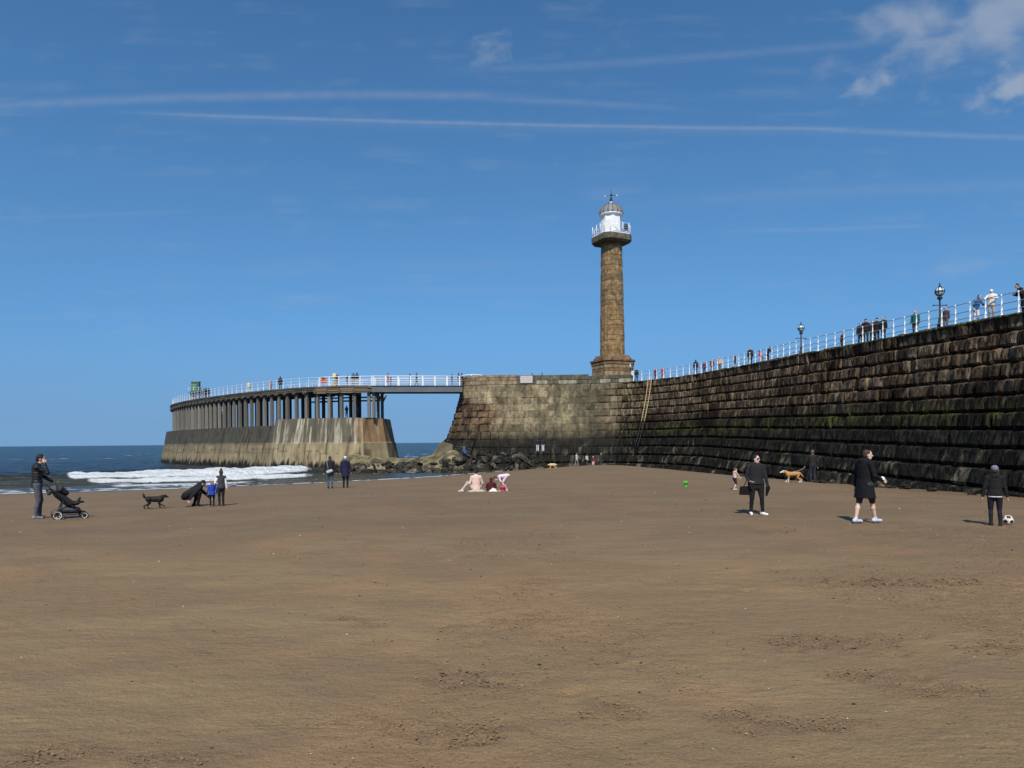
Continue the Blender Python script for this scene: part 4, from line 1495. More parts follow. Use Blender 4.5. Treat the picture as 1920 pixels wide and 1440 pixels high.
step = 1.78
ns_ = int((TIMB.L - 0.3) / step)
for k_ in range(ns_ + 1):
    s_ = 0.35 + k_ * step
    d_ = TIMB.dir(max(s_, 0)); ang = math.atan2(d_[1], d_[0])
    zb = bw_top(s_)
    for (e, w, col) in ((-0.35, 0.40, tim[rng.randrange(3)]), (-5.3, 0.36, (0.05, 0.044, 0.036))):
        p_ = tp3(s_ + (0.0 if e > -1 else rng.uniform(-0.15, 0.15)), e, 0)
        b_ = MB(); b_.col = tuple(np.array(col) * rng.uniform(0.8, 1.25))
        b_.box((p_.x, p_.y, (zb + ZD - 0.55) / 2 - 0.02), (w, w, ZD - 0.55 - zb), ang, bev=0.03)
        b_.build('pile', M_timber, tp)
    # cross head and bracket
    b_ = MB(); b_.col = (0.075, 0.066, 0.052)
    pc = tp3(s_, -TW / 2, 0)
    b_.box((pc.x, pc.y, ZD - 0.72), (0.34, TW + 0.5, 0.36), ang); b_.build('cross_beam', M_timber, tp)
    b_ = MB(); b_.col = tim[rng.randrange(4)]
    pc = tp3(s_, -0.12, 0)
    b_.box((pc.x, pc.y, ZD - 0.62), (0.62, 0.5, 0.30), ang, bev=0.02); b_.build('corbel', M_timber, tp)
    # fascia planks of this bay
    s2 = min(s_ + step, TIMB.L)
    a_, c_ = tp3(s_, 0.05, 0), tp3(s2, 0.05, 0)
    L_ = (c_ - a_).length
    an2 = math.atan2(c_.y - a_.y, c_.x - a_.x)
    mid = (a_ + c_) / 2
    rowsf = ((ZD - 0.10, 0.19, 0.14), (ZD - 0.33, 0.22, 0.05), (ZD - 0.56, 0.20, 0.0)) if s_ > 6.0 else ((ZD - 0.10, 0.19, 0.12), (ZD - 0.33, 0.22, 0.05), (ZD - 0.58, 0.22, 0.09), (ZD - 0.82, 0.21, 0.03))
    for (z, h_, o_) in rowsf:
        b_ = MB(); b_.col = tuple(np.array((0.135, 0.10, 0.065) if s_ < 6.0 else (0.075, 0.066, 0.05)) * rng.uniform(0.7, 1.5))
        nn = TIMB.nor(max(s_, 0))
        b_.box((mid.x + nn[0] * o_, mid.y + nn[1] * o_, z), (L_ - 0.02, 0.14, h_), an2, bev=0.012); b_.build('fascia_plank', M_timber, tp)
# end post and end fascia by the bridge
for e in (-0.35, -2.8, -5.3):
    p_ = tp3(-0.25, e, 0)
    b_ = MB(); b_.col = tim[1]; b_.box((p_.x, p_.y, (zt_r + ZD - 0.4) / 2), (0.36, 0.36, ZD - 0.4 - zt_r), 0, bev=0.02); b_.build('pile', M_timber, tp)
    b_ = MB(); b_.col = tim[3]; b_.path([(p_.x - 0.1, p_.y, ZD - 2.1), (p_.x + 0.55, p_.y, ZD - 0.9)], 0.12, 4); b_.build('knee_brace', M_timber, tp)
for z in (ZD - 0.12, ZD - 0.36, ZD - 0.6):
    p_ = tp3(-0.5, -TW / 2, 0); b_ = MB(); b_.col = tuple(np.array((0.135, 0.11, 0.07)) * rng.uniform(.7, 1.3)); b_.box((p_.x, p_.y, z), (0.2, TW + 0.2, 0.22), 0, bev=0.012); b_.build('end_plank', M_timber, tp)
# lower stringers between the piles near the landward end
for z, e in ((ZD - 1.15, -5.3), (ZD - 1.60, -5.3), (ZD - 1.75, -2.9)):
    b_ = MB(); b_.col = (0.05, 0.045, 0.036)
    b_.path([tp3(q_, e, z) for q_ in np.linspace(0, 12, 12)], 0.10, 4); b_.build('stringer', M_timber, tp)
V = []
ss = np.linspace(-0.45, TIMB.L, 120)
for s_ in ss:
    for e, z in ((-0.05, ZD), (-TW, ZD), (-TW, ZD - 0.3), (-0.05, ZD - 0.3)):
        p_ = tp3(s_, e, z); V.append(tuple(p_))
f = []
for i in range(119):
    for j in range(4):
        a = i * 4 + j; b2 = i * 4 + (j + 1) % 4
        f.append((a, b2, b2 + 4, a + 4))
raw_mesh('deck_planking', np.array(V), np.array(f), M_timber, tp, tint=np.tile((0.11, 0.095, 0.075), (len(V), 1)))

# railings of the timber pier, seaward and landward
S_B = 7.2
railing('timber_pier_railing', 'white post railing along the near edge of the timber pier', lambda s_: tuple(tp3(s_, -0.2, ZD)), S_B, TIMB.L, 1.55, 1.25, (0.42, 0.82, 1.2), 0.75, rail_r=0.02, group='timber pier railings')
railing('timber_pier_railing', 'white post railing along the far edge of the timber pier', lambda s_: tuple(tp3(s_, -TW + 0.2, ZD)), 0.0, TIMB.L, 1.55, 1.25, (0.42, 0.82, 1.2), 0.75, rail_r=0.02, group='timber pier railings')

# ------------------------------------------------------------------ footbridge over the gap
fbx0, fbx1, fby0, fby1 = -17.75, -6.3, 89.9, 91.2
fb = empty('footbridge', ((fbx0 + fbx1) / 2, 90.5, ZD - 1), 'grey steel footbridge with white railings spanning the gap beside the pier head', 'footbridge')
an = math.atan2(fby1 - fby0, fbx1 - fbx0)
Lb = math.hypot(fbx1 - fbx0, fby1 - fby0)
dv = Vector((math.cos(an), math.sin(an), 0)); pv = Vector((-math.sin(an), math.cos(an), 0))
for oy in (0.0, 3.0):
    c_ = Vector((fbx0, fby0, 0)) + dv * Lb / 2 + pv * oy
    b_ = MB(); b_.box((c_.x, c_.y, ZD - 0.42), (Lb, 0.16, 0.70), an, bev=0.01); b_.box((c_.x, c_.y, ZD - 0.80), (Lb, 0.36, 0.07), an); b_.box((c_.x, c_.y, ZD - 0.045), (Lb, 0.36, 0.06), an)
    b_.build('girder', M_steel, fb)
    for k_ in range(8):
        p_ = Vector((fbx0, fby0, ZD)) + dv * (Lb * (k_ + 0.15) / 7.4) + pv * oy
        b_ = MB(); b_.box((p_.x, p_.y, ZD + 0.60), (0.13, 0.09, 1.22), an); b_.build('railing_post', M_white, fb)
    for zr, rr in ((0.18, 0.03), (0.40, 0.03), (0.62, 0.03), (0.84, 0.03), (1.20, 0.05)):
        a_ = Vector((fbx0 - 6.8 if oy == 0 else fbx0, fby0, ZD + zr)) + pv * oy if False else Vector((fbx0, fby0, ZD + zr)) + pv * oy
        b_ = MB(); b_.tube(a_, a_ + dv * Lb, rr, n=6); b_.build('rail', M_white, fb)
c_ = Vector((fbx0, fby0, 0)) + dv * Lb / 2 + pv * 1.5
b_ = MB(); b_.box((c_.x, c_.y, ZD - 0.10), (Lb, 2.7, 0.12), an); b_.build('walkway', M_deck, fb)
# approach railing of the bridge on the timber end, and the sloping handrail onto the head
rt = empty('approach_railing', tuple(tp3(3, -0.2, ZD)), 'white barred railing on the timber pier end next to the footbridge', 'railing')
for k_ in range(6):
    p_ = tp3(7.0 * k_ / 5, -0.2, ZD); b_ = MB(); b_.box((p_.x, p_.y, ZD + 0.6), (0.10, 0.08, 1.2), 0); b_.build('post', M_white, rt)
for zr in (0.18, 0.40, 0.62, 0.84, 1.20):
    b_ = MB(); b_.path([tp3(q_, -0.2, ZD + zr) for q_ in np.linspace(-0.3, 7.0, 7)], 0.03 if zr < 1 else 0.045, 6); b_.build('rail', M_white, rt)
hr = empty('sloping_handrail', (-6.0, 91.4, ZD), 'white sloping handrail where the footbridge meets the parapet', 'handrail')
b_ = MB(); b_.path([(-6.4, 91.9, ZD + 1.35), (-5.2, 92.2, ZD + 1.5), (-4.0, 92.2, ZD + 1.42), (-3.0, 92.2, ZD + 1.22)], 0.05, 6); b_.build('rail', M_white, hr)
b_ = MB(); b_.tube((-5.2, 92.2, ZD), (-5.2, 92.2, ZD + 1.5), 0.04, n=6); b_.build('post', M_white, hr)

# ------------------------------------------------------------------ green beacon tower at the far end
bx, by = (363 - 960) / F * 152, 152.0
bx += 0.6
bt = empty('beacon_tower', (bx, by, ZD), 'small green beacon tower with gallery at the far end of the timber pier', 'beacon')
for sx_ in (-1, 1):
    for sy_ in (-1, 1):
        b_ = MB(); b_.box((bx + sx_ * 0.75, by + sy_ * 0.75, ZD + 1.85), (0.22, 0.22, 3.7), 0.2); b_.build('leg', mat('pale_red_steel', (0.36, 0.26, 0.23), 0.6) if sx_ < 0 else M_green, bt)
for z in (1.0, 2.0, 3.0):
    b_ = MB(); b_.tube((bx - 0.75, by - 0.8, ZD + z - 0.5), (bx + 0.75, by - 0.8, ZD + z + 0.5), 0.05, n=5); b_.build('brace', M_green, bt)
b_ = MB(); b_.box((bx - 0.3, by - 0.2, ZD + 2.0), (0.7, 0.7, 3.4), 0.2); b_.build('ladder_housing', mat('pale_pink_panel', (0.45, 0.33, 0.30), 0.7), bt)
b_ = MB(); b_.box((bx, by, ZD + 3.75), (2.5, 2.5, 0.14), 0.2); b_.build('gallery_floor', M_green, bt)
b_ = MB(); b_.box((bx, by, ZD + 4.95), (1.55, 1.55, 2.3), 0.2, bev=0.04); bb = b_.build('cabin', M_green, bt)
b_ = MB(); b_.box((bx, by, ZD + 6.17), (1.75, 1.75, 0.14), 0.2, bev=0.03); b_.build('cabin_roof', mat('pale_green', (0.22, 0.30, 0.22), 0.6), bt)
b_ = MB(); b_.box((bx - 0.05, by - 0.8, ZD + 5.5), (1.0, 0.06, 0.14), 0.2); b_.build('cabin_band', mat('pale_green', (0.22, 0.30, 0.22), 0.6), bt)
b_ = MB(); b_.box((bx - 0.05, by - 0.8, ZD + 4.7), (0.72, 0.05, 1.5), 0.2); b_.build('cabin_door', mat('mid_green', (0.085, 0.21, 0.12), 0.5), bt)
for k_ in range(8):
    a_ = 2 * math.pi * k_ / 8
    x, y = bx + 1.1 * math.copysign(min(1, abs(1.42 * math.cos(a_))), math.cos(a_)), by + 1.1 * math.copysign(min(1, abs(1.42 * math.sin(a_))), math.sin(a_))
    b_ = MB(); b_.tube((x, y, ZD + 3.8), (x, y, ZD + 4.9), 0.04, n=5); b_.build('gallery_post', M_whiter, bt)
for z in (4.4, 4.9):
    b_ = MB()
    for (xa, ya), (xb, yb) in (((-1, -1), (1, -1)), ((1, -1), (1, 1)), ((1, 1), (-1, 1)), ((-1, 1), (-1, -1))):
        b_.tube((bx + 1.1 * xa, by + 1.1 * ya, ZD + z), (bx + 1.1 * xb, by + 1.1 * yb, ZD + z), 0.03, n=5)
    b_.build('gallery_rail', M_whiter, bt)

# ------------------------------------------------------------------ lifebuoy stand and yellow post on the timber pier
def tpx(px, e, z=10.5):
    ss_ = np.linspace(-1, TIMB.L, 900)
    best = min(ss_, key=lambda q_: abs(proj(tuple(tpt(q_, e)) + (z,))[0] - px))
    return float(best)


s_ = tpx(607, -0.5); p_ = tp3(s_, -0.5, ZD)
lb = empty('lifebuoy', tuple(p_), 'orange lifebuoy in its round holder on a post of the timber pier', 'lifebuoy')
b_ = MB(); b_.tube(p_, p_ + Vector((0, 0, 1.0)), 0.05, n=6); b_.build('post', M_black, lb)
b_ = MB(); b_.path([p_ + Vector((0.30 * math.cos(q_), -0.1, 0.82 + 0.34 * math.sin(q_))) for q_ in np.linspace(0, 2 * math.pi, 21)], 0.11, 8, False); b_.build('ring', M_orange, lb)
b_ = MB(); b_.ball(p_ + Vector((0, 0.03, 0.82)), (0.42, 0.07, 0.46), 14, 8); b_.build('holder', mat('dark_red_orange', (0.42, 0.07, 0.025), 0.6), lb)
s_ = tpx(627, -0.4); p_ = tp3(s_, -0.4, ZD)
yb_ = empty('emergency_post', tuple(p_), 'yellow emergency post with hooded top on the timber pier', 'post')
b_ = MB(); b_.box(p_ + Vector((0, 0, 0.55)), (0.26, 0.26, 1.1), 0, bev=0.02); b_.build('post', M_yellow, yb_)
b_ = MB(); b_.box(p_ + Vector((0, 0, 1.35)), (0.42, 0.36, 0.55), 0, bev=0.04); b_.build('cabinet', mat('pale_yellow', (0.66, 0.56, 0.24), 0.5), yb_)
b_ = MB(); b_.box(p_ + Vector((0, 0, 0.14)), (0.55, 0.45, 0.28), 0, bev=0.03); b_.build('plinth', M_yellow, yb_)
s_ = PIER.s_at_px(1383, -0.45); p_ = Vector(wpt(s_, 0, -0.25)); d_ = PIER.dir(s_)
sg = empty('rail_sign', tuple(p_ + Vector((0, 0, 0.55))), 'small dark and pale sign hung on the pier railing below the three walkers', 'sign')
b_ = MB(); b_.box(p_ + Vector((0, 0, 0.80)), (0.55, 0.05, 0.80), math.atan2(d_[1], d_[0])); b_.build('sign_plate', mat('pale_grey_sign', (0.5, 0.55, 0.6), 0.5), sg)
b_ = MB(); b_.box(p_ + Vector((-0.03, -0.03, 0.80)), (0.22, 0.05, 0.72), math.atan2(d_[1], d_[0])); b_.build('sign_symbol', mat('dark_blue_sign', (0.02, 0.03, 0.05), 0.5), sg)

# ------------------------------------------------------------------ boulders heaped at the foot of the pier
BOULD = []
for k_ in range(14):
    bm = bmesh.new()
    bmesh.ops.create_icosphere(bm, subdivisions=2, radius=1.0)
    cuts = [(Vector((rng.gauss(0, 1), rng.gauss(0, 1), rng.gauss(0, 1))).normalized(), rng.uniform(0.30, 0.68)) for _ in range(13)]
    for v in bm.verts:
        for n_, d_ in cuts:
            h_ = v.co.dot(n_) - d_
            if h_ > 0:
                v.co -= n_ * h_ * 0.95
        v.co *= 1 + 0.16 * (float(fbm(v.co.x * 1.7 + k_ * 9, v.co.y * 1.7, v.co.z * 1.7, 3, 231)) - 0.5)
        v.co.z *= 0.8
    me = bpy.data.meshes.new('boulder')
    bm.to_mesh(me)
    P_ = np.array([v.co[:] for v in bm.verts])
    n_ = fbm(P_[:, 0] * 1.2 + k_ * 7, P_[:, 1] * 1.2, P_[:, 2] * 1.2, 4, 233)
    base = rng.choice([(0.030, 0.026, 0.020), (0.046, 0.040, 0.031), (0.078, 0.068, 0.052), (0.020, 0.018, 0.014), (0.036, 0.032, 0.024), (0.115, 0.10, 0.076)])
    at = me.color_attributes.new('tint', 'FLOAT_COLOR', 'POINT')
    c4 = np.ones((len(P_), 4)); c4[:, :3] = np.array(base)[None] * (0.35 + 1.5 * n_[:, None])
    at.data.foreach_set('color', c4.astype(np.float32).ravel())
    me.materials.append(M_rock)
    bm.free()
    BOULD.append(me)

yb_x = [600, 640, 700, 780, 880, 950, 1000, 1060, 1130, 1150]
yb_y = [890, 890, 890, 889, 888, 885, 880, 877, 873, 872]
yt_x = [600, 640, 735, 800, 840, 870, 900, 960, 1000, 1060, 1130, 1150]
yt_y = [884, 872, 868, 865, 856, 852, 850, 846, 845, 846, 852, 858]


def boulder(p_, r_, lab, grp):
    o = bpy.data.objects.new('boulder', BOULD[rng.randrange(len(BOULD))])
    COL.objects.link(o)
    o.location = p_
    o.scale = (r_ * rng.uniform(0.8, 1.4), r_ * rng.uniform(0.7, 1.15), r_ * rng.uniform(0.6, 1.1))
    o.rotation_euler = (rng.uniform(-0.9, 0.9), rng.uniform(-0.9, 0.9), rng.uniform(0, 6.28))
    props(o, lab, 'boulder', grp)


for k_ in range(254):
    px = rng.uniform(612, 1142)
    fr = rng.random() ** 1.15
    hor = YH - 0.0089 * (px - 960)
    yb2 = float(np.interp(px, yb_x, yb_y)); yt2 = float(np.interp(px, yt_x, yt_y))
    Yf = min(ZC * F / (yb2 - hor), 86.5)
    dep = 9.0 if px < 1000 else max(2.5, 9.0 - (px - 1000) * 0.055)
    if px < 735:
        dep = 7.0
    Y = Yf + dep * fr + 0.8
    zt = ZC - (yt2 - hor) * (Yf + dep) / F
    z = max(0.0, zt) * fr ** 0.8
    r_ = rng.choice([rng.uniform(0.3, 0.5), rng.uniform(0.42, 0.7), rng.uniform(0.6, 1.0)])
    if px < 735:
        r_ *= 0.75
    X = (px - 960) / F * Y
    if px < 735:
        lab, grp = 'black wet boulder in the low rock heap against the concrete breakwater', 'boulders against the breakwater'
    elif px < 1000:
        lab, grp = 'dark angular boulder in the rock heap below the pale pier head', 'boulders below the pier head'
    else:
        lab, grp = 'dark boulder in the narrow rock heap below the lighthouse', 'boulders below the lighthouse'
    boulder((X, Y, z - r_ * 0.25), r_, lab, grp)
# loose footing stones at the wall's toe near the right edge
for k_ in range(46):
    s_ = rng.uniform(PIER.s_at_px(1990), PIER.s_at_px(1560)) if k_ < 34 else rng.uniform(PIER.s_at_px(1560), PIER.s_at_px(1250))
    tt = float(deck_z(PIER.xy(s_)[1])) - 0.2
    xy = PIER.off(s_, float(prof(tt)) + rng.uniform(0.15, 0.75))
    r_ = rng.uniform(0.22, 0.42)
    boulder((xy[0], xy[1], float(sand_z(xy[0], xy[1])) + r_ * 0.12), r_, 'low dark footing stone lying along the toe of the sea wall', 'footing stones along the wall')
# ------------------------------------------------------------------ figures: smooth bodies grown as one surface from joints
def surface_nets(Fd, o3, vox):
    S = Fd < 0
    nx, ny, nz = S.shape
    c0 = np.zeros((nx - 1, ny - 1, nz - 1), np.int8)
    for a in (0, 1):
        for b in (0, 1):
            for c in (0, 1):
                c0 += S[a:nx - 1 + a, b:ny - 1 + b, c:nz - 1 + c]
    act = (c0 > 0) & (c0 < 8)
    ci = np.argwhere(act)
    idx = np.full(act.shape, -1, np.int64)
    idx[act] = np.arange(len(ci))
    acc = np.zeros((len(ci), 3)); cnt = np.zeros(len(ci))
    corners = [(a, b, c) for a in (0, 1) for b in (0, 1) for c in (0, 1)]
    for i in range(8):
        for j in range(i + 1, 8):
            p, q_ = np.array(corners[i]), np.array(corners[j])
            if abs(p - q_).sum() != 1:
                continue
            fa = Fd[ci[:, 0] + p[0], ci[:, 1] + p[1], ci[:, 2] + p[2]]
            fb_ = Fd[ci[:, 0] + q_[0], ci[:, 1] + q_[1], ci[:, 2] + q_[2]]
            m = (fa < 0) != (fb_ < 0)
            tt = np.where(m, fa / np.where(m, fa - fb_, 1), 0)
            acc += (p[None] + (q_ - p)[None] * tt[:, None]) * m[:, None]
            cnt += m
    V = (ci + acc / cnt[:, None]) * vox + o3
    quads = []
    for ax in range(3):
        sl0 = [slice(None)] * 3; sl1 = [slice(None)] * 3
        sl0[ax] = slice(0, -1); sl1[ax] = slice(1, None)
        s0, s1 = S[tuple(sl0)], S[tuple(sl1)]
        e = np.argwhere(s0 != s1)
        b, c = [(1, 2), (2, 0), (0, 1)][ax]
        lim = act.shape
        ok = (e[:, b] > 0) & (e[:, c] > 0) & (e[:, b] < lim[b]) & (e[:, c] < lim[c])
        e = e[ok]
        fl = s0[e[:, 0], e[:, 1], e[:, 2]]
        def cell(db, dc):
            g_ = e.copy(); g_[:, b] += db; g_[:, c] += dc
            return idx[g_[:, 0], g_[:, 1], g_[:, 2]]
        Q = np.stack([cell(-1, -1), cell(0, -1), cell(0, 0), cell(-1, 0)], -1)
        Q[~fl] = Q[~fl][:, ::-1]
        quads.append(Q)
    return V, np.concatenate(quads)


class Body:
    """a list of tapered limbs and ellipsoids, merged into one smooth surface"""
    def __init__(self):
        self.p = []
        self.mats = []

    def mi(self, m):
        if m not in self.mats:
            self.mats.append(m)
        return self.mats.index(m)

    def cone(self, a, b, ra, rb, m, k=0.02, flat=None):
        self.p.append(('c', np.array(a, float), np.array(b, float), ra, rb, self.mi(m), k, flat))

    def skirt(self, a, b, ra, rb, m, k, flat):
        self.p.append(('f', np.array(a, float), np.array(b, float), ra, rb, self.mi(m), k, flat))

    def ell(self, c, r, m, k=0.015, rot=None):
        self.p.append(('e', np.array(c, float), np.array(r, float), None if rot is None else np.array(rot), 0, self.mi(m), k, None))

    def mesh(self, vox):
        lo = np.full(3, 9.0); hi = -lo
        for t_, a, b, ra, rb, m, k, fl in self.p:
            if t_ in 'cf':
                r_ = max(ra, rb) * (1 if fl is None else max(1, fl[1]))
                lo = np.minimum(lo, np.minimum(a, b) - r_); hi = np.maximum(hi, np.maximum(a, b) + r_)
            else:
                lo = np.minimum(lo, a - b.max()); hi = np.maximum(hi, a + b.max())
        lo -= 3 * vox; hi += 3 * vox
        n = np.ceil((hi - lo) / vox).astype(int) + 1
        Fd = np.full(n, 9.0, np.float32); best = Fd.copy(); M = np.zeros(n, np.int8)
        for t_, a, b, ra, rb, m, k, fl in self.p:
            if t_ in 'cf':
                r_ = max(ra, rb) * (1 if fl is None else max(1, fl[1]))
                l2, h2 = np.minimum(a, b) - r_, np.maximum(a, b) + r_
            else:
                l2, h2 = a - b.max(), a + b.max()
            mg = k + 2.5 * vox
            i0 = np.maximum(((l2 - mg - lo) / vox).astype(int), 0); i1 = np.minimum(((h2 + mg - lo) / vox).astype(int) + 2, n)
            ax = [lo[d] + vox * np.arange(i0[d], i1[d]) for d in range(3)]
            X, Y, Zg = np.meshgrid(*ax, indexing='ij')
            P_ = np.stack([X, Y, Zg], -1)
            if t_ == 'f':
                ba = b - a; L_ = np.linalg.norm(ba)
                axv, kf = np.array(fl[0], float), fl[1]
                traw = ((P_ - a) @ ba) / (L_ * L_)
                tt = np.clip(traw, 0, 1)
                w = P_ - a - traw[..., None] * ba
                wa = w @ axv
                w = w + ((wa / kf) - wa)[..., None] * axv
                d = np.maximum((np.linalg.norm(w, axis=-1) - (ra + tt * (rb - ra))) * min(1.0, kf), np.maximum(-traw, traw - 1) * L_)
            elif t_ == 'c':
                ba = b - a
                if fl is not None:                     # flattened: fl = (unit axis, factor)
                    axv, kf = np.array(fl[0], float), fl[1]
                    pr = ((P_ - a) @ axv)
                    tt = np.clip(((P_ - a) @ ba) / (ba @ ba), 0, 1)
                    w = P_ - a - tt[..., None] * ba
                    wa = w @ axv
                    w = w + ((wa / kf) - wa)[..., None] * axv
                    d = (np.linalg.norm(w, axis=-1) - (ra + tt * (rb - ra))) * min(1.0, kf)
                else:
                    tt = np.clip(((P_ - a) @ ba) / max(ba @ ba, 1e-9), 0, 1)
                    d = np.linalg.norm(P_ - a - tt[..., None] * ba, axis=-1) - (ra + tt * (rb - ra))
            else:
                w = P_ - a
                if ra is not None:
                    w = w @ ra
                w = w / b
                nl = np.linalg.norm(w, axis=-1)
                d = (nl - 1) * b.min() * np.where(nl < 1, 1.0, 1.15)
            sl = tuple(slice(i0[d_], i1[d_]) for d_ in range(3))
            f0 = Fd[sl]
            h_ = np.maximum(k - np.abs(f0 - d), 0) / k
            Fd[sl] = np.minimum(f0, d) - h_ * h_ * k * 0.25
            up = d < best[sl]
            best[sl] = np.where(up, d, best[sl]); M[sl] = np.where(up, m, M[sl])
        V, Q = surface_nets(Fd, lo, vox)
        cen = V[Q].mean(1)
        ij = np.clip(np.rint((cen - lo) / vox).astype(int), 0, n - 1)
        return V, Q, M[ij[:, 0], ij[:, 1], ij[:, 2]]

    def build(self, name, parent, vox, sc=1.0):
        V, Q, M = self.mesh(vox)
        o = raw_mesh(name, V * sc, Q, self.mats, None, smooth=True, matidx=M)
        if parent is not None:
            o.parent = parent
        return o


SK = mat('skin', (0.50, 0.30, 0.215), 0.55, noise=0.08, nscale=10)
SK2 = mat('pale_skin', (0.60, 0.40, 0.31), 0.55, noise=0.08, nscale=10)
DK = mat('dark_feature', (0.02, 0.015, 0.013), 0.5)
LIP = mat('lip', (0.30, 0.12, 0.10), 0.5)


def hairm(c):
    return mat('hair_%03d_%03d_%03d' % tuple(int(999 * q_) for q_ in c), c, 0.7, noise=0.3, nscale=25, bump=0.4, bscale=60, stretch=(1, 1, 0.3))


def ik(a, c, l1, l2, pole):
    a, c = np.array(a, float), np.array(c, float)
    d = c - a
    L_ = np.linalg.norm(d)
    if L_ > (l1 + l2) * 0.999:
        c = a + d / L_ * (l1 + l2) * 0.999; d = c - a; L_ = np.linalg.norm(d)
    x = (l1 * l1 - l2 * l2 + L_ * L_) / (2 * L_)
    h_ = math.sqrt(max(l1 * l1 - x * x, 1e-6))
    u = d / L_
    pl = np.array(pole, float); pl = pl - u * (pl @ u); pl /= max(np.linalg.norm(pl), 1e-6)
    return a + u * x + pl * h_, c


def person(place, height, heading, label, top=(0.015, 0.015, 0.017), legs=(0.02, 0.022, 0.03), shoes=(0.015, 0.014, 0.013), hair=(0.02, 0.014, 0.01), skin=SK,
           pose=None, vox=0.02, coat=0.0, hood=False, hat=None, hairlen=0.0, bun=False, shorts=False, bare_top=False, sleeve=None, vest=None, glasses=False, head_k=1.0, wide=1.0,
           bare_feet=False, fingers=False, group=None, backpack=None, cuff=None, quilt=False, hem=None):
    """a standing (or otherwise posed) figure; local frame: x right, y forward, z up, 1.75 m tall before scaling"""
    P = dict(pelvis=(0, 0, 0.96), chest=(0, 0.0, 1.40), head=(0, 0.025, 1.62), fl=(-0.10, 0.02), fr=(0.10, -0.02), hl=(-0.27, 0.06, 0.82), hr=(0.27, 0.06, 0.82),
             kl=(0, 1, 0.05), kr=(0, 1, 0.05), el=(-0.5, -1, 0), er=(0.5, -1, 0), tl=0.0, tr=0.0, look=0.0, side=(1, 0, 0), fz=(0.085, 0.085))
    P.update(pose or {})
    sc = height / 1.75
    B = Body()
    Tm = cloth(top, 0.9, quilt) if not bare_top else skin
    Lm = cloth(legs)
    Sm = cloth(shoes, 0.6) if not bare_feet else skin
    Am = Tm if sleeve is None else (skin if sleeve == 'bare' else cloth(sleeve))
    Hm = hairm(hair)
    pel, che, hd = [np.array(P[q_], float) for q_ in ('pelvis', 'chest', 'head')]
    sd = np.array(P['side'], float); sd /= np.linalg.norm(sd)
    upv = (che - pel); tl_ = np.linalg.norm(upv); upv = upv / tl_
    fw = np.cross(upv, sd); fw /= np.linalg.norm(fw)
    w = wide
    # torso
    B.cone(pel + upv * 0.02, pel + upv * tl_ * 0.5, 0.155 * w, 0.150 * w, Tm if not bare_top else skin, 0.05, (fw, 0.72))
    B.cone(pel + upv * tl_ * 0.5, che - upv * 0.06, 0.150 * w, 0.168 * w, Tm, 0.05, (fw, 0.70))
    B.cone(pel - upv * 0.06, pel + upv * 0.02, 0.150 * w, 0.155 * w, Lm if (bare_top or coat <= 0.0) else Tm, 0.03, (fw, 0.74))
    shl, shr = che - sd * 0.165 * w, che + sd * 0.165 * w
    B.cone(shl, shr, 0.072, 0.072, Tm, 0.05)
    # neck and head
    nk = che + upv * 0.04
    hk = head_k
    B.cone(nk, hd - np.array([0, 0, 0.07 * hk]), 0.056, 0.050, skin, 0.03)
    yaw = P['look']
    hf = np.array([-math.sin(yaw), math.cos(yaw), 0.0]); hr_ = np.array([math.cos(yaw), math.sin(yaw), 0.0]); hu = np.array([0, 0, 1.0])
    if 'face' in P:                                   # head tipped: explicit facing direction
        hf = np.array(P['face'], float); hf /= np.linalg.norm(hf)
        hr_ = np.cross(hf, np.array([0, 0, 1.0])) if abs(hf[2]) < 0.95 else sd
        hr_ = hr_ / np.linalg.norm(hr_); hu = np.cross(hr_, hf)
    Rm = np.stack([hr_, hf, hu], 1)
    hp = lambda x, y, z: hd + Rm @ (np.array([x, y, z]) * hk)
    B.ell(hp(0, 0, 0.015), np.array([0.076, 0.094, 0.105]) * hk, skin, 0.02, Rm)
    B.ell(hp(0, 0.028, -0.055), np.array([0.055, 0.062, 0.062]) * hk, skin, 0.03, Rm)
    B.cone(hp(0, 0.088, 0.012), hp(0, 0.108, -0.022), 0.009 * hk, 0.015 * hk, skin, 0.012)
    for sx_ in (-1, 1):
        B.ell(hp(0.077 * sx_, -0.005, -0.008), np.array([0.012, 0.02, 0.032]) * hk, skin, 0.006, Rm)
        if vox < 0.013:
            B.ell(hp(0.030 * sx_, 0.090, 0.012), np.array([0.013, 0.008, 0.007]) * hk, DK, 0.003, Rm)
    if vox < 0.013:
        B.ell(hp(0, 0.088, -0.062), np.array([0.024, 0.008, 0.007]) * hk, LIP, 0.003, Rm)
        if glasses:
            B.cone(hp(-0.060, 0.082, 0.014), hp(0.060, 0.082, 0.014), 0.021 * hk, 0.021 * hk, DK, 0.003)
    # legs
    hips = [pel - sd * 0.088 * w - upv * 0.04, pel + sd * 0.088 * w - upv * 0.04]
    for i, (hip, ft, kp, toe) in enumerate(((hips[0], P['fl'], P['kl'], P['tl']), (hips[1], P['fr'], P['kr'], P['tr']))):
        an_ = np.array([ft[0], ft[1], P['fz'][i]])
        kn, an_ = ik(hip, an_, 0.425, 0.418, kp)
        lm = Lm
        B.cone(hip, kn, 0.092 * w, 0.066, lm, 0.03)
        if shorts:
            B.cone(hip * 0.25 + kn * 0.75, kn * 0.80 + hip * 0.20, 0.078, 0.076, lm, 0.01)
            B.cone(kn * 0.85 + hip * 0.15, kn, 0.056, 0.052, skin, 0.012)
        cm = skin if shorts else lm
        mid = kn * 0.62 + an_ * 0.38
        bk = -np.array(kp, float) / np.linalg.norm(kp) * 0.014
        B.cone(kn, mid + bk, 0.058 if not shorts else 0.050, 0.057 if not shorts else 0.052, cm, 0.02)
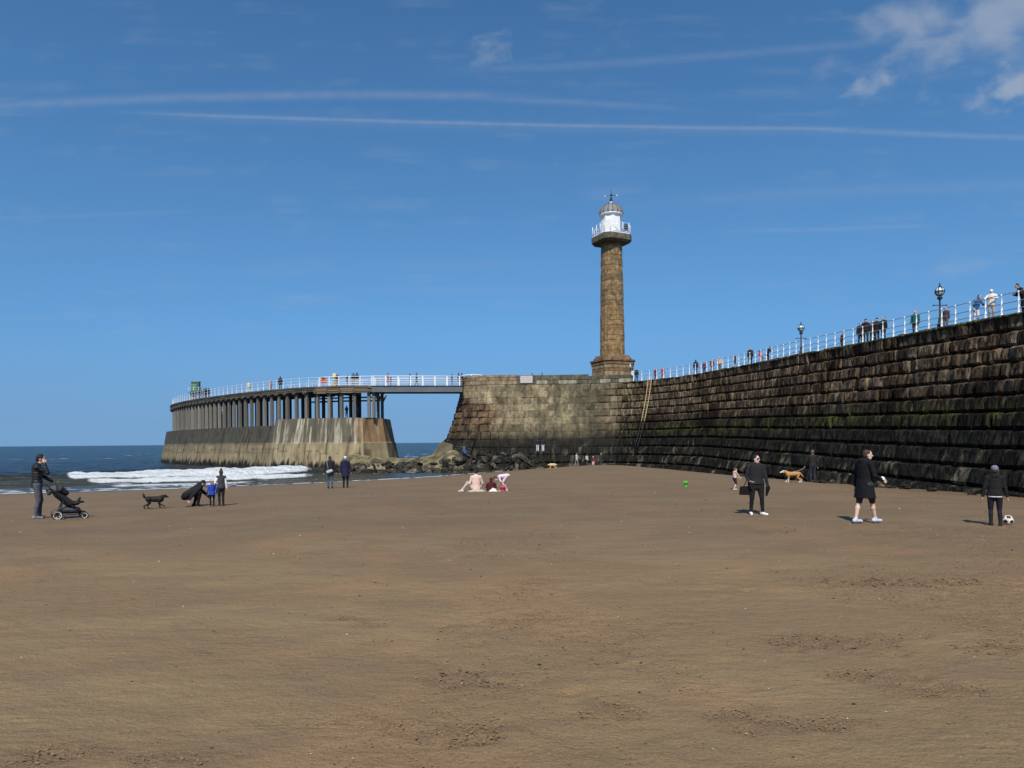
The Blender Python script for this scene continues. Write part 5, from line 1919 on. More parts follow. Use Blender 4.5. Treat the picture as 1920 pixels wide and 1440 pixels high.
        B.cone(mid + bk, an_, 0.056 if not shorts else 0.051, 0.046 if not shorts else 0.033, cm, 0.02)
        td = np.array([-math.sin(toe), math.cos(toe), 0.0])
        if 'toe3' in P:
            td = np.array(P['toe3'], float)
        b0 = an_ + np.array([0, 0, -0.040]) - td * 0.045
        B.cone(b0, an_ + td * 0.155 + np.array([0, 0, -0.052]), 0.043, 0.036, Sm, 0.015)
        if not bare_feet:
            B.cone(an_ + np.array([0, 0, 0.0]), b0, 0.047, 0.043, Sm, 0.015)
    # arms and hands
    for i, (sh, hn, ep) in enumerate(((shl, P['hl'], P['el']), (shr, P['hr'], P['er']))):
        sg_ = -1 if i == 0 else 1
        el, wr = ik(sh, hn, 0.285, 0.255, ep)
        ad = 0.0 if (bare_top or sleeve == 'bare') else 0.010
        B.cone(sh, el, 0.056 + ad, 0.044 + ad, Am if sleeve != 'bare' else Tm, 0.025)
        if sleeve == 'bare':
            B.cone(sh * 0.45 + el * 0.55, el, 0.049, 0.043, skin, 0.01)
        B.cone(el, wr, 0.043 + ad, 0.031 + ad, Am, 0.02)
        if cuff is not None:
            B.cone(el * 0.12 + wr * 0.88, wr, 0.046, 0.046, cloth(cuff), 0.006)
        fd = (wr - el); fd /= np.linalg.norm(fd)
        if 'hd' + 'lr'[i] in P:
            fd = np.array(P['hd' + 'lr'[i]], float); fd /= np.linalg.norm(fd)
        pal = np.cross(fd, np.array([0, 1.0, 0.3])); pal /= max(np.linalg.norm(pal), 1e-6)    # across the palm's thickness
        wid = np.cross(pal, fd)
        B.cone(wr + fd * 0.015, wr + fd * 0.075, 0.030, 0.038, skin, 0.012, (pal, 0.55))
        if fingers:
            for j, (of, ln) in enumerate(((0.030, 0.072), (0.010, 0.080), (-0.010, 0.074), (-0.029, 0.058))):
                r0_ = wr + fd * 0.085 + wid * of
                r1_ = r0_ + fd * ln * 0.55 - pal * sg_ * -0.006
                r2_ = r1_ + fd * ln * 0.38 + pal * sg_ * -0.020
                B.cone(r0_, r1_, 0.0098, 0.0092, skin, 0.004); B.cone(r1_, r2_, 0.0092, 0.0075, skin, 0.004)
            t0_ = wr + fd * 0.030 + wid * 0.032
            t1_ = t0_ + fd * 0.035 + wid * 0.022
            B.cone(t0_, t1_, 0.012, 0.0105, skin, 0.006); B.cone(t1_, t1_ + fd * 0.032, 0.0105, 0.008, skin, 0.004)
        else:
            B.cone(wr + fd * 0.07, wr + fd * 0.145, 0.032, 0.020, skin, 0.01, (pal, 0.5))
            B.cone(wr + fd * 0.03 + wid * 0.028, wr + fd * 0.08 + wid * 0.045, 0.013, 0.010, skin, 0.006)
    # coat skirt, hem and hood
    if coat > 0:
        B.skirt(pel + upv * 0.05, pel - upv * coat, 0.160 * w, 0.178 * w + (0.15 if coat > 0.34 else 0.06) * coat, Tm, 0.015, (fw, 0.76))
    elif not bare_top:
        B.skirt(pel + upv * 0.06, pel - upv * 0.09, 0.158 * w, 0.166 * w, Tm, 0.015, (fw, 0.76))
    if hem is not None:
        B.skirt(pel - upv * 0.085, pel - upv * 0.115, 0.168 * w, 0.168 * w, cloth(hem), 0.004, (fw, 0.78))
    if hood:
        B.ell(che + upv * 0.06 - fw * 0.085, (0.105, 0.062, 0.075), Tm, 0.03)
        B.cone(che + upv * 0.05 - sd * 0.07, che + upv * 0.05 + sd * 0.07, 0.055, 0.055, Tm, 0.03)
    if vest is not None:
        B.cone(pel + upv * 0.05 + fw * 0.02, che - upv * 0.05 + fw * 0.02, 0.150, 0.162, cloth(vest), 0.01, (fw, 0.78))
    root = empty('person', place, label, 'person', group, heading - math.atan2(place[0], place[1]))
    if vox > 0.015:                                   # far figures: hair grows with the body's own surface
        hb = B
        own = False
    else:
        hb = Body(); own = True
    if hat is not None:
        Cm = cloth(hat)
        hb.ell(hp(0, -0.008, 0.052), np.array([0.086, 0.104, 0.085]) * hk, Cm, 0.01, Rm)
        if own:
            hb.cone(hp(-0.03, 0.085, 0.05), hp(0.03, 0.085, 0.05), 0.045 * hk, 0.045 * hk, Cm, 0.01, (hu, 0.3))
        B.ell(hp(0, -0.035, -0.01), np.array([0.079, 0.072, 0.075]) * hk, Hm, 0.004, Rm)
    else:
        hb.ell(hp(0, -0.020, 0.042), np.array([0.085, 0.092, 0.090]) * hk, Hm, 0.01, Rm)
        hb.ell(hp(0, -0.045, -0.012), np.array([0.079, 0.066, 0.075]) * hk, Hm, 0.02, Rm)
        if hairlen > 0:
            hb.cone(hp(0, -0.055, 0.0), hp(0, -0.075, -0.10) - np.array([0, 0, hairlen]), 0.075 * hk, 0.045, Hm, 0.03)
        if bun:
            hb.ell(hp(0, -0.06, 0.15), np.array([0.05, 0.05, 0.05]) * hk, Hm, 0.01)
    B.build('body', root, vox, sc)
    if own:
        hb.build('hat' if hat is not None else 'hair', root, vox, sc)
    if backpack is not None:
        bb_ = Body()
        bb_.cone(che - fw * 0.19 - upv * 0.05, pel - fw * 0.19 + upv * 0.10, 0.12, 0.13, cloth(backpack), 0.02, (fw, 0.65))
        bb_.build('rucksack', root, max(vox, 0.014), sc)
    return root


def on_sand(px, py):
    g_ = ground_at(px, py)
    g_.z = float(sand_z(g_.x, g_.y)) - 0.012
    return g_


def m_at(g_):                                 # metres per photograph pixel at that place
    return g_.y / F


H = math.pi / 180
BLK = (0.016, 0.016, 0.018)
# -- man on the phone, pushing a pushchair
g = on_sand(70, 972)
hm = (972 - 851) * m_at(g) + 0.02
person(g, hm, -90 * H, 'man in black padded jacket and grey trousers, phone to ear, holding a pushchair', quilt=True, top=(0.014, 0.014, 0.018), legs=(0.085, 0.087, 0.100), shoes=(0.20, 0.19, 0.18),
       hair=(0.008, 0.007, 0.007), vox=0.009, fingers=True, wide=1.06, head_k=1.04,
       pose=dict(head=(0.0, 0.09, 1.60), face=(0.15, 1, -0.25), chest=(0, 0.0, 1.40), hr=(0.13, 0.17, 1.48), er=(0.25, 0.25, -1.0), hdr=(-0.15, -0.20, 1.0), hl=(-0.12, 0.33, 1.0), el=(-0.5, -0.6, -0.8), hdl=(0, 1, -0.4), fl=(-0.09, 0.05), fr=(0.09, -0.04)))
ph = MB(); ph.box((0, 0, 0), (0.012, 0.075, 0.15), bev=0.004)
pho = ph.build('phone', M_black, None, local=True)
_h = -90 * H - math.atan2(g.x, g.y)
pho.location = (g.x + (0.105 * math.cos(_h) - 0.13 * math.sin(_h)) * hm / 1.75, g.y + (0.105 * math.sin(_h) + 0.13 * math.cos(_h)) * hm / 1.75, g.z + hm * 0.915); pho.rotation_euler = (0.35, 0, _h)
props(pho, 'black phone held to the ear of the man with the pushchair', 'phone')
man_g = g

# -- pushchair
g = on_sand(133, 971)
st = empty('pushchair', (g.x, g.y, g.z), 'black pushchair with grey hood and pale-rimmed wheels', 'pushchair', None, -math.atan2(g.x, g.y) + 0.06)
SWD = 0.26


def ring(name, par, c, r, tube_, m, n=24):
    b_ = MB(); b_.path([(c[0] + r * math.cos(q_), c[1], c[2] + r * math.sin(q_)) for q_ in np.linspace(0, 2 * math.pi, n + 1)], tube_, 6, False)
    return b_.build(name, m, par, local=True)


M_rim = mat('pale_tyre', (0.50, 0.47, 0.40), 0.6)
M_fab = cloth((0.022, 0.022, 0.024)); M_grey = cloth((0.075, 0.075, 0.075))
for (x, r) in ((-0.33, 0.125), (0.31, 0.088)):
    for y in (-SWD, SWD):
        hub = MB(); hub.tube((x, y - 0.025, r), (x, y + 0.025, r), r * 0.28, n=10)
        for k_ in range(5):
            a = 2 * math.pi * k_ / 5
            hub.tube((x, y, r), (x + r * 0.8 * math.cos(a), y, r + r * 0.8 * math.sin(a)), 0.014, n=5)
        wl = hub.build('wheel', M_black, st, local=True)
        ring('rim', wl, (x, y, r), r * 0.80, 0.017, M_rim)
        ring('tyre', wl, (x, y, r), r * 0.93, 0.019, M_rubber)
for y in (-SWD + 0.04, SWD - 0.04):
    b_ = MB(); b_.path([(-0.66, y, 1.00), (-0.60, y, 1.02), (-0.30, y, 0.70), (-0.05, y, 0.44), (0.12, y, 0.32), (0.31, y, 0.16), (0.31, y, 0.09)], 0.017, 6); b_.build('frame_tube', M_black, st, local=True)
    b_ = MB(); b_.path([(-0.33, y, 0.125), (-0.27, y, 0.30), (-0.18, y, 0.52)], 0.020, 6); b_.build('rear_strut', M_black, st, local=True)
    b_ = MB(); b_.path([(0.0, y, 0.44), (0.30, y, 0.47)], 0.016, 6); b_.build('arm_rest', M_black, st, local=True)
b_ = MB(); b_.tube((-0.66, -SWD + 0.04, 1.0), (-0.66, SWD - 0.04, 1.0), 0.022, n=8); b_.build('handle_bar', M_rubber, st, local=True)
b_ = MB(); b_.tube((0.30, -SWD + 0.04, 0.47), (0.30, SWD - 0.04, 0.47), 0.02, n=8); b_.build('bumper_bar', M_black, st, local=True)
Bd = Body(); Bd.cone((-0.32, 0, 0.72), (-0.04, 0, 0.44), 0.10, 0.11, M_fab, 0.03, ((0, 1, 0), 2.0)); Bd.cone((-0.04, 0, 0.43), (0.16, 0, 0.44), 0.075, 0.06, M_fab, 0.03, ((0, 1, 0), 2.6)); Bd.cone((0.16, 0, 0.44), (0.22, 0, 0.58), 0.04, 0.03, M_fab, 0.02, ((0, 1, 0), 3.0))
Bd.build('seat', st, 0.014)
Bd = Body(); Bd.cone((-0.50, 0, 0.84), (-0.30, 0, 0.86), 0.09, 0.13, M_grey, 0.03, ((0, 1, 0), 1.7)); Bd.cone((-0.30, 0, 0.86), (-0.12, 0, 0.74), 0.13, 0.08, M_fab, 0.03, ((0, 1, 0), 1.7)); Bd.cone((-0.52, 0, 0.74), (-0.48, 0, 0.80), 0.05, 0.07, M_grey, 0.03, ((0, 1, 0), 2.2))
Bd.build('hood', st, 0.014)
Bd = Body(); Bd.cone((-0.20, 0, 0.27), (0.16, 0, 0.25), 0.10, 0.075, M_grey, 0.03, ((0, 1, 0), 2.0)); Bd.cone((-0.2, 0, 0.2), (0.2, 0, 0.18), 0.05, 0.04, M_fab, 0.03, ((0, 1, 0), 3.0)); Bd.build('basket', st, 0.014)
st.scale = (1.0, 1.0, 0.98)


# -- dogs
def dog(place, heading, L_, label, coat, under=None, head=None, legs_pose=None, tail=(0, -0.62, 0.74), fluffy=0.0, vox=0.010, head_pos=(0, 0.56, 0.56), name='dog', sock=None, snout=0.165):
    B = Body()
    Cm = hairm(coat); Um = hairm(under or coat); Hd = hairm(head or coat); Sk_ = hairm(sock or coat)
    f_ = fluffy
    B.cone((0, -0.28, 0.50), (0, 0.0, 0.48), 0.115 + f_, 0.115 + f_, Cm, 0.04, ((1, 0, 0), 0.85))
    B.cone((0, 0.0, 0.48), (0, 0.26, 0.48), 0.115 + f_, 0.14 + f_, Cm, 0.04, ((1, 0, 0), 0.85))
    B.cone((0, 0.26, 0.52), (head_pos[0] * 0.7, head_pos[1] - 0.10, head_pos[2] + 0.0), 0.10 + f_, 0.075, Cm, 0.04)
    hx, hy, hz = head_pos
    B.ell((hx, hy, hz), (0.070, 0.085, 0.072), Hd, 0.03)
    B.cone((hx, hy + 0.05, hz - 0.015), (hx, hy + snout, hz - 0.055), 0.050, 0.034, Hd, 0.02)
    B.ell((hx, hy + snout + 0.025, hz - 0.045), (0.016, 0.014, 0.013), DK, 0.004)
    for s_ in (-1, 1):
        B.cone((hx + 0.06 * s_, hy - 0.02, hz + 0.045), (hx + 0.085 * s_, hy - 0.01, hz - 0.07), 0.024, 0.030, Cm, 0.01, ((1, 0, 0), 0.5))
    lp = legs_pose or [((-0.08, 0.26), 0.0), ((0.08, 0.26), 0.10), ((-0.08, -0.30), 0.0), ((0.08, -0.30), -0.1)]
    for i, ((x, y), sw) in enumerate(lp):
        if i < 2:
            lift = 0.10 if abs(sw) > 0.15 else 0.0
            B.cone((x, y, 0.46), (x, y - 0.03, 0.27), 0.066 + f_, 0.042, Cm, 0.03)
            B.cone((x, y - 0.03, 0.27), (x, y + sw, 0.05 + lift), 0.036 + f_ * 0.4, 0.026, Sk_, 0.015)
            B.cone((x, y + sw, 0.035 + lift), (x, y + sw + 0.05, 0.026 + lift), 0.030, 0.026, Sk_, 0.01)
        else:
            B.cone((x, y, 0.48), (x, y + 0.07, 0.29), 0.088 + f_, 0.055, Cm, 0.03)          # thigh to knee, pointing forward
            B.cone((x, y + 0.07, 0.29), (x, y - 0.07 + sw, 0.17), 0.046 + f_ * 0.4, 0.030, Cm, 0.015)   # to the hock, pointing back
            B.cone((x, y - 0.07 + sw, 0.17), (x, y - 0.045 + sw, 0.045), 0.028, 0.025, Sk_, 0.01)
            B.cone((x, y - 0.045 + sw, 0.033), (x, y + sw, 0.026), 0.030, 0.026, Sk_, 0.01)
    b0 = np.array((0, -0.38, 0.54)); b1 = np.array(tail)
    md = (b0 + b1) / 2 + np.array([0, -0.03, -0.03])
    B.cone(b0, md, 0.034, 0.036 + f_, Cm, 0.03); B.cone(md, b1, 0.036 + f_ * 1.3, 0.018, Cm, 0.02)
    root = empty(name, place, label, 'dog', None, heading - math.atan2(place[0], place[1]))
    B.build('body', root, vox, L_)
    return root


g = on_sand(290, 953.5)
dog(g, -90 * H, 28 * m_at(g) / 0.74, 'shaggy black dog trotting towards the crouching person', (0.012, 0.008, 0.007), fluffy=0.020, snout=0.125, tail=(0.0, -0.50, 0.80), head_pos=(0.0, 0.47, 0.62), vox=0.011,
    legs_pose=[((-0.07, 0.24), 0.0), ((0.07, 0.22), 0.17), ((-0.08, -0.30), 0.06), ((0.08, -0.28), -0.12)])

# -- family group by the water
g = on_sand(366, 948.5)
hm = 1.68
person(g, hm, -78 * H, 'person in black crouching beside the child in blue, one hand held down behind', top=BLK, legs=(0.009, 0.009, 0.010), hair=(0.012, 0.009, 0.008), vox=0.011, fingers=True, hood=True, wide=1.2,
       pose=dict(pelvis=(0.0, -0.24, 0.42), chest=(0.0, 0.12, 0.66), head=(0.0, 0.25, 0.79), face=(0, 0.6, -0.75), fl=(-0.14, 0.0), fr=(0.14, 0.06), kl=(-0.3, 1, 0.6), kr=(0.3, 1, 0.6), hl=(-0.16, 0.56, 0.24), el=(-0.6, 0.2, 0.6), hr=(0.30, -0.30, 0.22), er=(0.4, -0.6, 0.7), hdr=(0.1, -0.2, -1), fz=(0.085, 0.085)))
g = on_sand(398, 948.5)
person(g, 47 * m_at(g), 12 * H, 'small child in bright blue coat seen from behind, beside the crouching person', top=(0.018, 0.055, 0.34), legs=(0.010, 0.010, 0.016), hair=(0.22, 0.13, 0.07), vox=0.012, fingers=True, head_k=1.30, wide=1.2, coat=0.14, hood=True,
       pose=dict(hl=(-0.30, 0.10, 0.90), hr=(0.30, 0.05, 0.90), head=(0, 0.02, 1.585)))
g = on_sand(415, 948)
person(g, 68 * m_at(g), 8 * H, 'girl with hair bun, white sleeves and dark waistcoat beside the child in blue', top=(0.05, 0.045, 0.06), sleeve=(0.72, 0.68, 0.70), legs=BLK, hair=(0.035, 0.022, 0.014), bun=True, vox=0.011, fingers=True, head_k=1.10, vest=(0.10, 0.10, 0.17), hairlen=0.04,
       pose=dict(hl=(-0.20, 0.22, 1.05), hr=(0.27, 0.03, 0.80), fl=(-0.08, 0.0), fr=(0.09, 0.02)))

# -- couple at the water's edge
g = on_sand(619, 915.5)
person(g, 62 * m_at(g), 4 * H, 'man in dark jacket and blue jeans at the water edge, bag on his back', top=(0.020, 0.021, 0.025), legs=(0.055, 0.085, 0.12), hair=(0.07, 0.055, 0.05), vox=0.012, fingers=True, wide=1.10, pose=dict(fl=(-0.09, 0.04), fr=(0.10, -0.05), hl=(-0.31, 0.02, 0.83), hr=(0.31, 0.02, 0.83)))
pg = Body(); pg.cone((-0.10, -0.20, 0.90), (0.07, -0.21, 0.96), 0.085, 0.075, cloth((0.42, 0.42, 0.42)), 0.02, ((0, 1, 0), 0.5))
bagr = empty('shoulder_bag', (g.x, g.y, g.z), 'pale grey shoulder bag on the back of the man in blue jeans', 'bag', None, -math.atan2(g.x, g.y))
pg.build('pouch', bagr, 0.012, 62 * m_at(g) / 1.75)
b_ = MB(); b_.path([(-0.17, 0.02, 1.50), (-0.16, -0.13, 1.44), (-0.12, -0.17, 1.20), (-0.08, -0.20, 0.98)], 0.014, 5); so_ = b_.build('strap', cloth((0.3, 0.29, 0.3)), bagr, local=True); so_.scale = (62 * m_at(g) / 1.75,) * 3
g = on_sand(648, 914.5)
person(g, 60 * m_at(g), -4 * H, 'person in white hat and navy hooded coat at the water edge, seen from behind', top=(0.018, 0.018, 0.045), legs=(0.012, 0.013, 0.018), hat=(0.66, 0.63, 0.58), hair=(0.3, 0.28, 0.25), vox=0.012, fingers=True, coat=0.32, hood=True, wide=1.12, pose=dict(hl=(-0.28, 0.06, 0.86), hr=(0.29, 0.08, 0.86)))

# -- group sitting on the sand
g = on_sand(893, 921.5)
ms = m_at(g)
person(g, 1.62, 6 * H, 'woman in pale pink top sitting on the sand, seen from behind', top=(0.62, 0.43, 0.35), legs=(0.42, 0.36, 0.31), hair=(0.018, 0.013, 0.010), vox=0.012, fingers=True, bun=True, skin=SK2, shoes=(0.6, 0.56, 0.5), wide=1.1,
       pose=dict(pelvis=(0, 0, 0.15), chest=(0, 0.05, 0.62), head=(0.02, 0.10, 0.86), fl=(-0.62, 0.10), fr=(0.22, 0.62), kl=(-0.6, 0.3, 0.35), kr=(0.4, 0.3, 0.6), hl=(-0.26, 0.16, 0.16), hr=(0.24, 0.30, 0.22), fz=(0.07, 0.07), tl=0.9, tr=-0.9))
g2 = on_sand(921, 920.5)
person(g2, 1.05, 0.0, 'small child in maroon hooded coat sitting on the sand beside the woman in pink', top=(0.075, 0.014, 0.022), legs=(0.05, 0.015, 0.02), hat=(0.075, 0.014, 0.022), hair=(0.03, 0.02, 0.015), vox=0.012, fingers=True, head_k=1.35, wide=1.35, hood=True,
       pose=dict(pelvis=(0, 0, 0.17), chest=(0, 0.04, 0.50), head=(0, 0.08, 0.74), fl=(-0.25, 0.48), fr=(0.22, 0.48), kl=(-0.4, 0.2, 1), kr=(0.4, 0.2, 1), hl=(-0.24, 0.30, 0.20), hr=(0.24, 0.30, 0.20), fz=(0.07, 0.07)))
g3 = on_sand(949, 920.5)
person(g3, 1.30, 82 * H, 'girl in white and pink bending over a pink bucket on the sand', top=(0.62, 0.52, 0.58), legs=(0.60, 0.50, 0.48), hair=(0.05, 0.022, 0.014), hairlen=0.0, skin=SK2, vox=0.012, fingers=True, head_k=1.15, sleeve='bare', shorts=True, bare_feet=True,
       pose=dict(pelvis=(0, -0.02, 0.84), chest=(0, 0.36, 0.80), head=(0, 0.56, 0.68), face=(0, 0.35, -0.95), hl=(-0.12, 0.36, 0.36), hr=(0.14, 0.38, 0.36), el=(-0.6, -0.6, 0), er=(0.6, -0.6, 0), fl=(-0.10, 0.05), fr=(0.10, -0.02)))


def bucket(place, r, h_, col, label, spill=False):
    root = empty('bucket', place, label, 'bucket')
    mm = mat('plastic_%03d_%03d_%03d' % tuple(int(999 * q_) for q_ in col), col, 0.35, spec=0.5)
    b_ = MB(); n = 20
    pr = [(r * 0.78, 0.0), (r * 0.80, 0.01), (r, h_), (r * 1.08, h_), (r * 1.08, h_ - 0.02), (r * 0.95, h_ - 0.01), (r * 0.74, 0.03)]
    b_.lathe(pr, (0, 0, 0), n); b_.build('pail', mm, root, local=True)
    b_ = MB(); b_.path([(r * 1.05 * math.cos(q_), 0.02, h_ - 0.03 + r * 0.9 * math.sin(q_)) for q_ in np.linspace(0, math.pi, 11)], 0.010, 5); b_.build('handle', mm, root, local=True)
    return root


g4 = on_sand(943, 921)
bucket((g4.x, g4.y, g4.z), 0.115, 0.19, (0.75, 0.06, 0.22), 'pink bucket under the bending girl')
g5 = on_sand(1286, 912)
bucket((g5.x, g5.y, g5.z), 4.2 * m_at(g5), 8.5 * m_at(g5), (0.10, 0.62, 0.05), 'bright green bucket alone on the sand before the toddler')


def crumple(place, sx_, sy_, h_, col, name, label, cat, seed):
    n = 16
    X, Y = np.meshgrid(np.linspace(-1, 1, n), np.linspace(-1, 1, n))
    r_ = np.sqrt(X ** 2 + Y ** 2)
    Zc_ = h_ * (0.25 + 1.2 * fbm(X * 1.8 + seed, Y * 1.8, 0, 3, 301)) * (1 - sst(r_, 0.5, 1.15))
    V = np.stack([place[0] + X * sx_ * (0.9 + 0.3 * fbm(Y + seed, X, 0, 2, 303)), place[1] + Y * sy_, place[2] + Zc_ - 0.01], -1).reshape(-1, 3)
    o = raw_mesh(name, V, grid_faces(n, n), cloth(col), smooth=True)
    return props(o, label, cat)


crumple((g.x + 0.05, g.y - 0.16, g.z), 0.40, 0.16, 0.09, (0.42, 0.36, 0.29), 'towel', 'pale crumpled towel under the sitting woman in pink', 'towel', 1.0)
crumple((g2.x + 0.08, g2.y - 0.28, g2.z), 0.17, 0.10, 0.13, (0.68, 0.66, 0.62), 'white_bag', 'crumpled white bag in front of the child in maroon', 'bag', 5.0)
crumple((g2.x + 0.42, g2.y - 0.22, g2.z), 0.25, 0.07, 0.05, (0.30, 0.42, 0.10), 'green_spade', 'green plastic spade lying beside the pink bucket', 'spade', 9.0)

# -- toddler, woman in black, man in long coat, boy with ball
g = on_sand(1378, 917)
person(g, 42 * m_at(g), -62 * H, 'toddler without a top in navy shorts walking on the sand', top=(0.5, 0.3, 0.2), bare_top=True, legs=(0.016, 0.026, 0.06), hair=(0.09, 0.05, 0.03), skin=SK2, shorts=True, bare_feet=True, vox=0.012, fingers=True, head_k=1.40, wide=1.15,
       pose=dict(head=(0, 0.04, 1.56), hl=(-0.20, 0.34, 0.98), hr=(0.22, 0.36, 0.92), fl=(-0.10, 0.10), fr=(0.10, -0.12), pelvis=(0, -0.02, 0.92)))
g = on_sand(1418, 965.5)
hm = 113 * m_at(g)
person(g, hm, 196 * H, 'woman in black jumper and trousers with sunglasses and white trainers', top=(0.020, 0.020, 0.022), legs=(0.013, 0.013, 0.015), shoes=(0.75, 0.73, 0.70), hair=(0.012, 0.009, 0.008), skin=SK2, vox=0.009, fingers=True, glasses=True, bun=False, wide=1.30, coat=0.06,
       pose=dict(head=(0.0, 0.04, 1.62), look=0.75, hl=(-0.30, 0.10, 0.86), el=(-0.2, -1, 0), hr=(0.25, 0.24, 0.98), er=(0.25, -1, -0.1), hdr=(-0.6, 0.7, -0.1), fl=(-0.17, 0.06), fr=(0.15, 0.0), tl=0.55, tr=-0.15))
hbx = Body(); mm = cloth((0.008, 0.008, 0.009))
hbx.skirt((0.36, 0.08, 0.84), (0.35, 0.08, 0.60), 0.125, 0.155, mm, 0.02, ((0, 1, 0), 0.45))
hbx.cone((0.24, 0.08, 0.62), (0.46, 0.08, 0.63), 0.035, 0.035, mm, 0.02)
hb_r = empty('handbag', (g.x, g.y, g.z), 'black shoulder bag at the hip of the woman in sunglasses', 'bag', None, 196 * H - math.atan2(g.x, g.y))
hbx.build('pouch', hb_r, 0.012, hm / 1.75)
b_ = MB(); b_.path([(0.15, 0.10, 1.45), (0.24, 0.13, 1.2), (0.34, 0.12, 0.92), (0.42, 0.10, 0.78)], 0.013, 5); o = b_.build('strap', mm, hb_r, local=True); o.scale = (hm / 1.75,) * 3
jk = Body(); jk.cone((-0.29, 0.17, 0.80), (-0.25, 0.16, 0.58), 0.07, 0.03, mm, 0.02, ((0, 1, 0), 0.5))
jr = empty('folded_jacket', (g.x, g.y, g.z), 'black jacket hanging from the hand of the woman in sunglasses', 'jacket', None, 196 * H - math.atan2(g.x, g.y))
jk.build('cloth', jr, 0.012, hm / 1.75)

g = on_sand(1622, 981)
hm = 140 * m_at(g)
person(g, hm, -48 * H, 'man in long black padded coat and shorts with bare legs', top=(0.010, 0.010, 0.012), legs=(0.045, 0.038, 0.030), shoes=(0.48, 0.50, 0.60), hair=(0.05, 0.028, 0.018), skin=SK2, vox=0.009, fingers=True, coat=0.36, hood=True, shorts=True, wide=1.22,
       pose=dict(head=(0.02, 0.07, 1.60), look=-0.5, hl=(-0.33, 0.02, 0.80), el=(-0.25, -1, 0), hr=(0.26, 0.26, 1.02), er=(0.3, -1, -0.2), fl=(-0.05, -0.22), fr=(0.06, 0.24), tl=0.0, tr=0.0))
gl = Body(); gl.cone((0.26, 0.26, 1.05), (0.17, 0.33, 1.02), 0.055, 0.05, cloth((0.72, 0.73, 0.76)), 0.02)
glr = empty('white_cloth', (g.x, g.y, g.z), 'bundle of white cloth held by the man in the long black coat', 'cloth', None, -48 * H - math.atan2(g.x, g.y))
gl.build('bundle', glr, 0.012, hm / 1.75)

g = on_sand(1866, 985.5)
hm = 113 * m_at(g)
person(g, hm, 0.10, 'boy in grey cap and black hooded top standing by a football', top=(0.016, 0.015, 0.015), legs=(0.016, 0.017, 0.027), shoes=(0.012, 0.012, 0.012), hat=(0.16, 0.17, 0.20), hair=(0.03, 0.02, 0.015), vox=0.010, fingers=True, hood=True, head_k=1.12, wide=1.10, hem=(0.6, 0.57, 0.54),
       pose=dict(hl=(-0.30, 0.0, 0.86), hr=(0.31, 0.02, 0.80), fl=(-0.10, 0.02), fr=(0.13, 0.03), tl=0.15, tr=-0.2))
b_ = MB()
bm = bmesh.new(); bmesh.ops.create_icosphere(bm, subdivisions=4, radius=0.112)
phi = (1 + 5 ** .5) / 2
ico = [Vector(v_).normalized() for v_ in [(0, 1, phi), (0, -1, phi), (0, 1, -phi), (0, -1, -phi), (1, phi, 0), (-1, phi, 0), (1, -phi, 0), (-1, -phi, 0), (phi, 0, 1), (phi, 0, -1), (-phi, 0, 1), (-phi, 0, -1)]]
me = bpy.data.meshes.new('football')
for fc in bm.faces:
    n_ = fc.calc_center_median().normalized()
    fc.material_index = 1 if max(n_.dot(q_) for q_ in ico) > 0.93 else (2 if n_.dot(Vector((0.3, -0.8, 0.5)).normalized()) > 0.9 else 0)
    fc.smooth = True
bm.to_mesh(me); bm.free()
for mt_ in (mat('ball_white', (0.66, 0.58, 0.48), 0.45), mat('ball_black', (0.02, 0.018, 0.016), 0.45), mat('ball_orange', (0.62, 0.24, 0.12), 0.45)):
    me.materials.append(mt_)
bl = bpy.data.objects.new('football', me); COL.objects.link(bl)
g = on_sand(1890, 983)
bl.location = (g.x, g.y, g.z + 0.115); bl.rotation_euler = (0.5, 0.3, 0.8)
props(bl, 'white football with dark patches beside the boy in the grey cap', 'ball')

# -- man with a lead and his dog below the wall
g = on_sand(1524, 905)
hm = 62 * m_at(g)
person(g, hm, 14 * H, 'man in dark brown jumper walking a dog below the sea wall', top=(0.026, 0.022, 0.022), legs=(0.030, 0.031, 0.042), hair=(0.10, 0.085, 0.075), vox=0.012, fingers=True, pose=dict(hl=(-0.34, 0.16, 0.92), el=(-1, -0.4, 0)))
mg = g
g = on_sand(1487, 904.5)
dog(g, 96 * H, 22 * m_at(g) / 0.66, 'golden tan and white dog on a lead below the sea wall', (0.40, 0.20, 0.07), head=(0.66, 0.60, 0.50), sock=(0.62, 0.50, 0.40), tail=(0.03, -0.54, 0.30), head_pos=(0, 0.50, 0.62), vox=0.012)
dl = 22 * m_at(g) / 0.66
ld = MB()
pa, pb = Vector((g.x + 0.02 * dl, g.y, g.z + 0.60 * dl)), Vector((mg.x - 0.36 * hm / 1.75, mg.y + 0.10, mg.z + 0.84 * hm / 1.75))
ld.path([pa.lerp(pb, q_) - Vector((0, 0, 0.06 * math.sin(math.pi * q_))) for q_ in np.linspace(0, 1, 9)], 0.018, 5)
props(ld.build('dog_lead', cloth((0.34, 0.32, 0.30)), None, local=True), 'pale lead from the golden dog up to the man in brown', 'lead')

# -- people on and below the rocks
def free_person(px, Y, z, hpx, heading, label, **kw):
    p_ = Vector(((px - 960) / F * Y, Y, z))
    kw.setdefault('vox', 0.022)
    return person(p_, hpx * Y / F, heading, label, **kw)



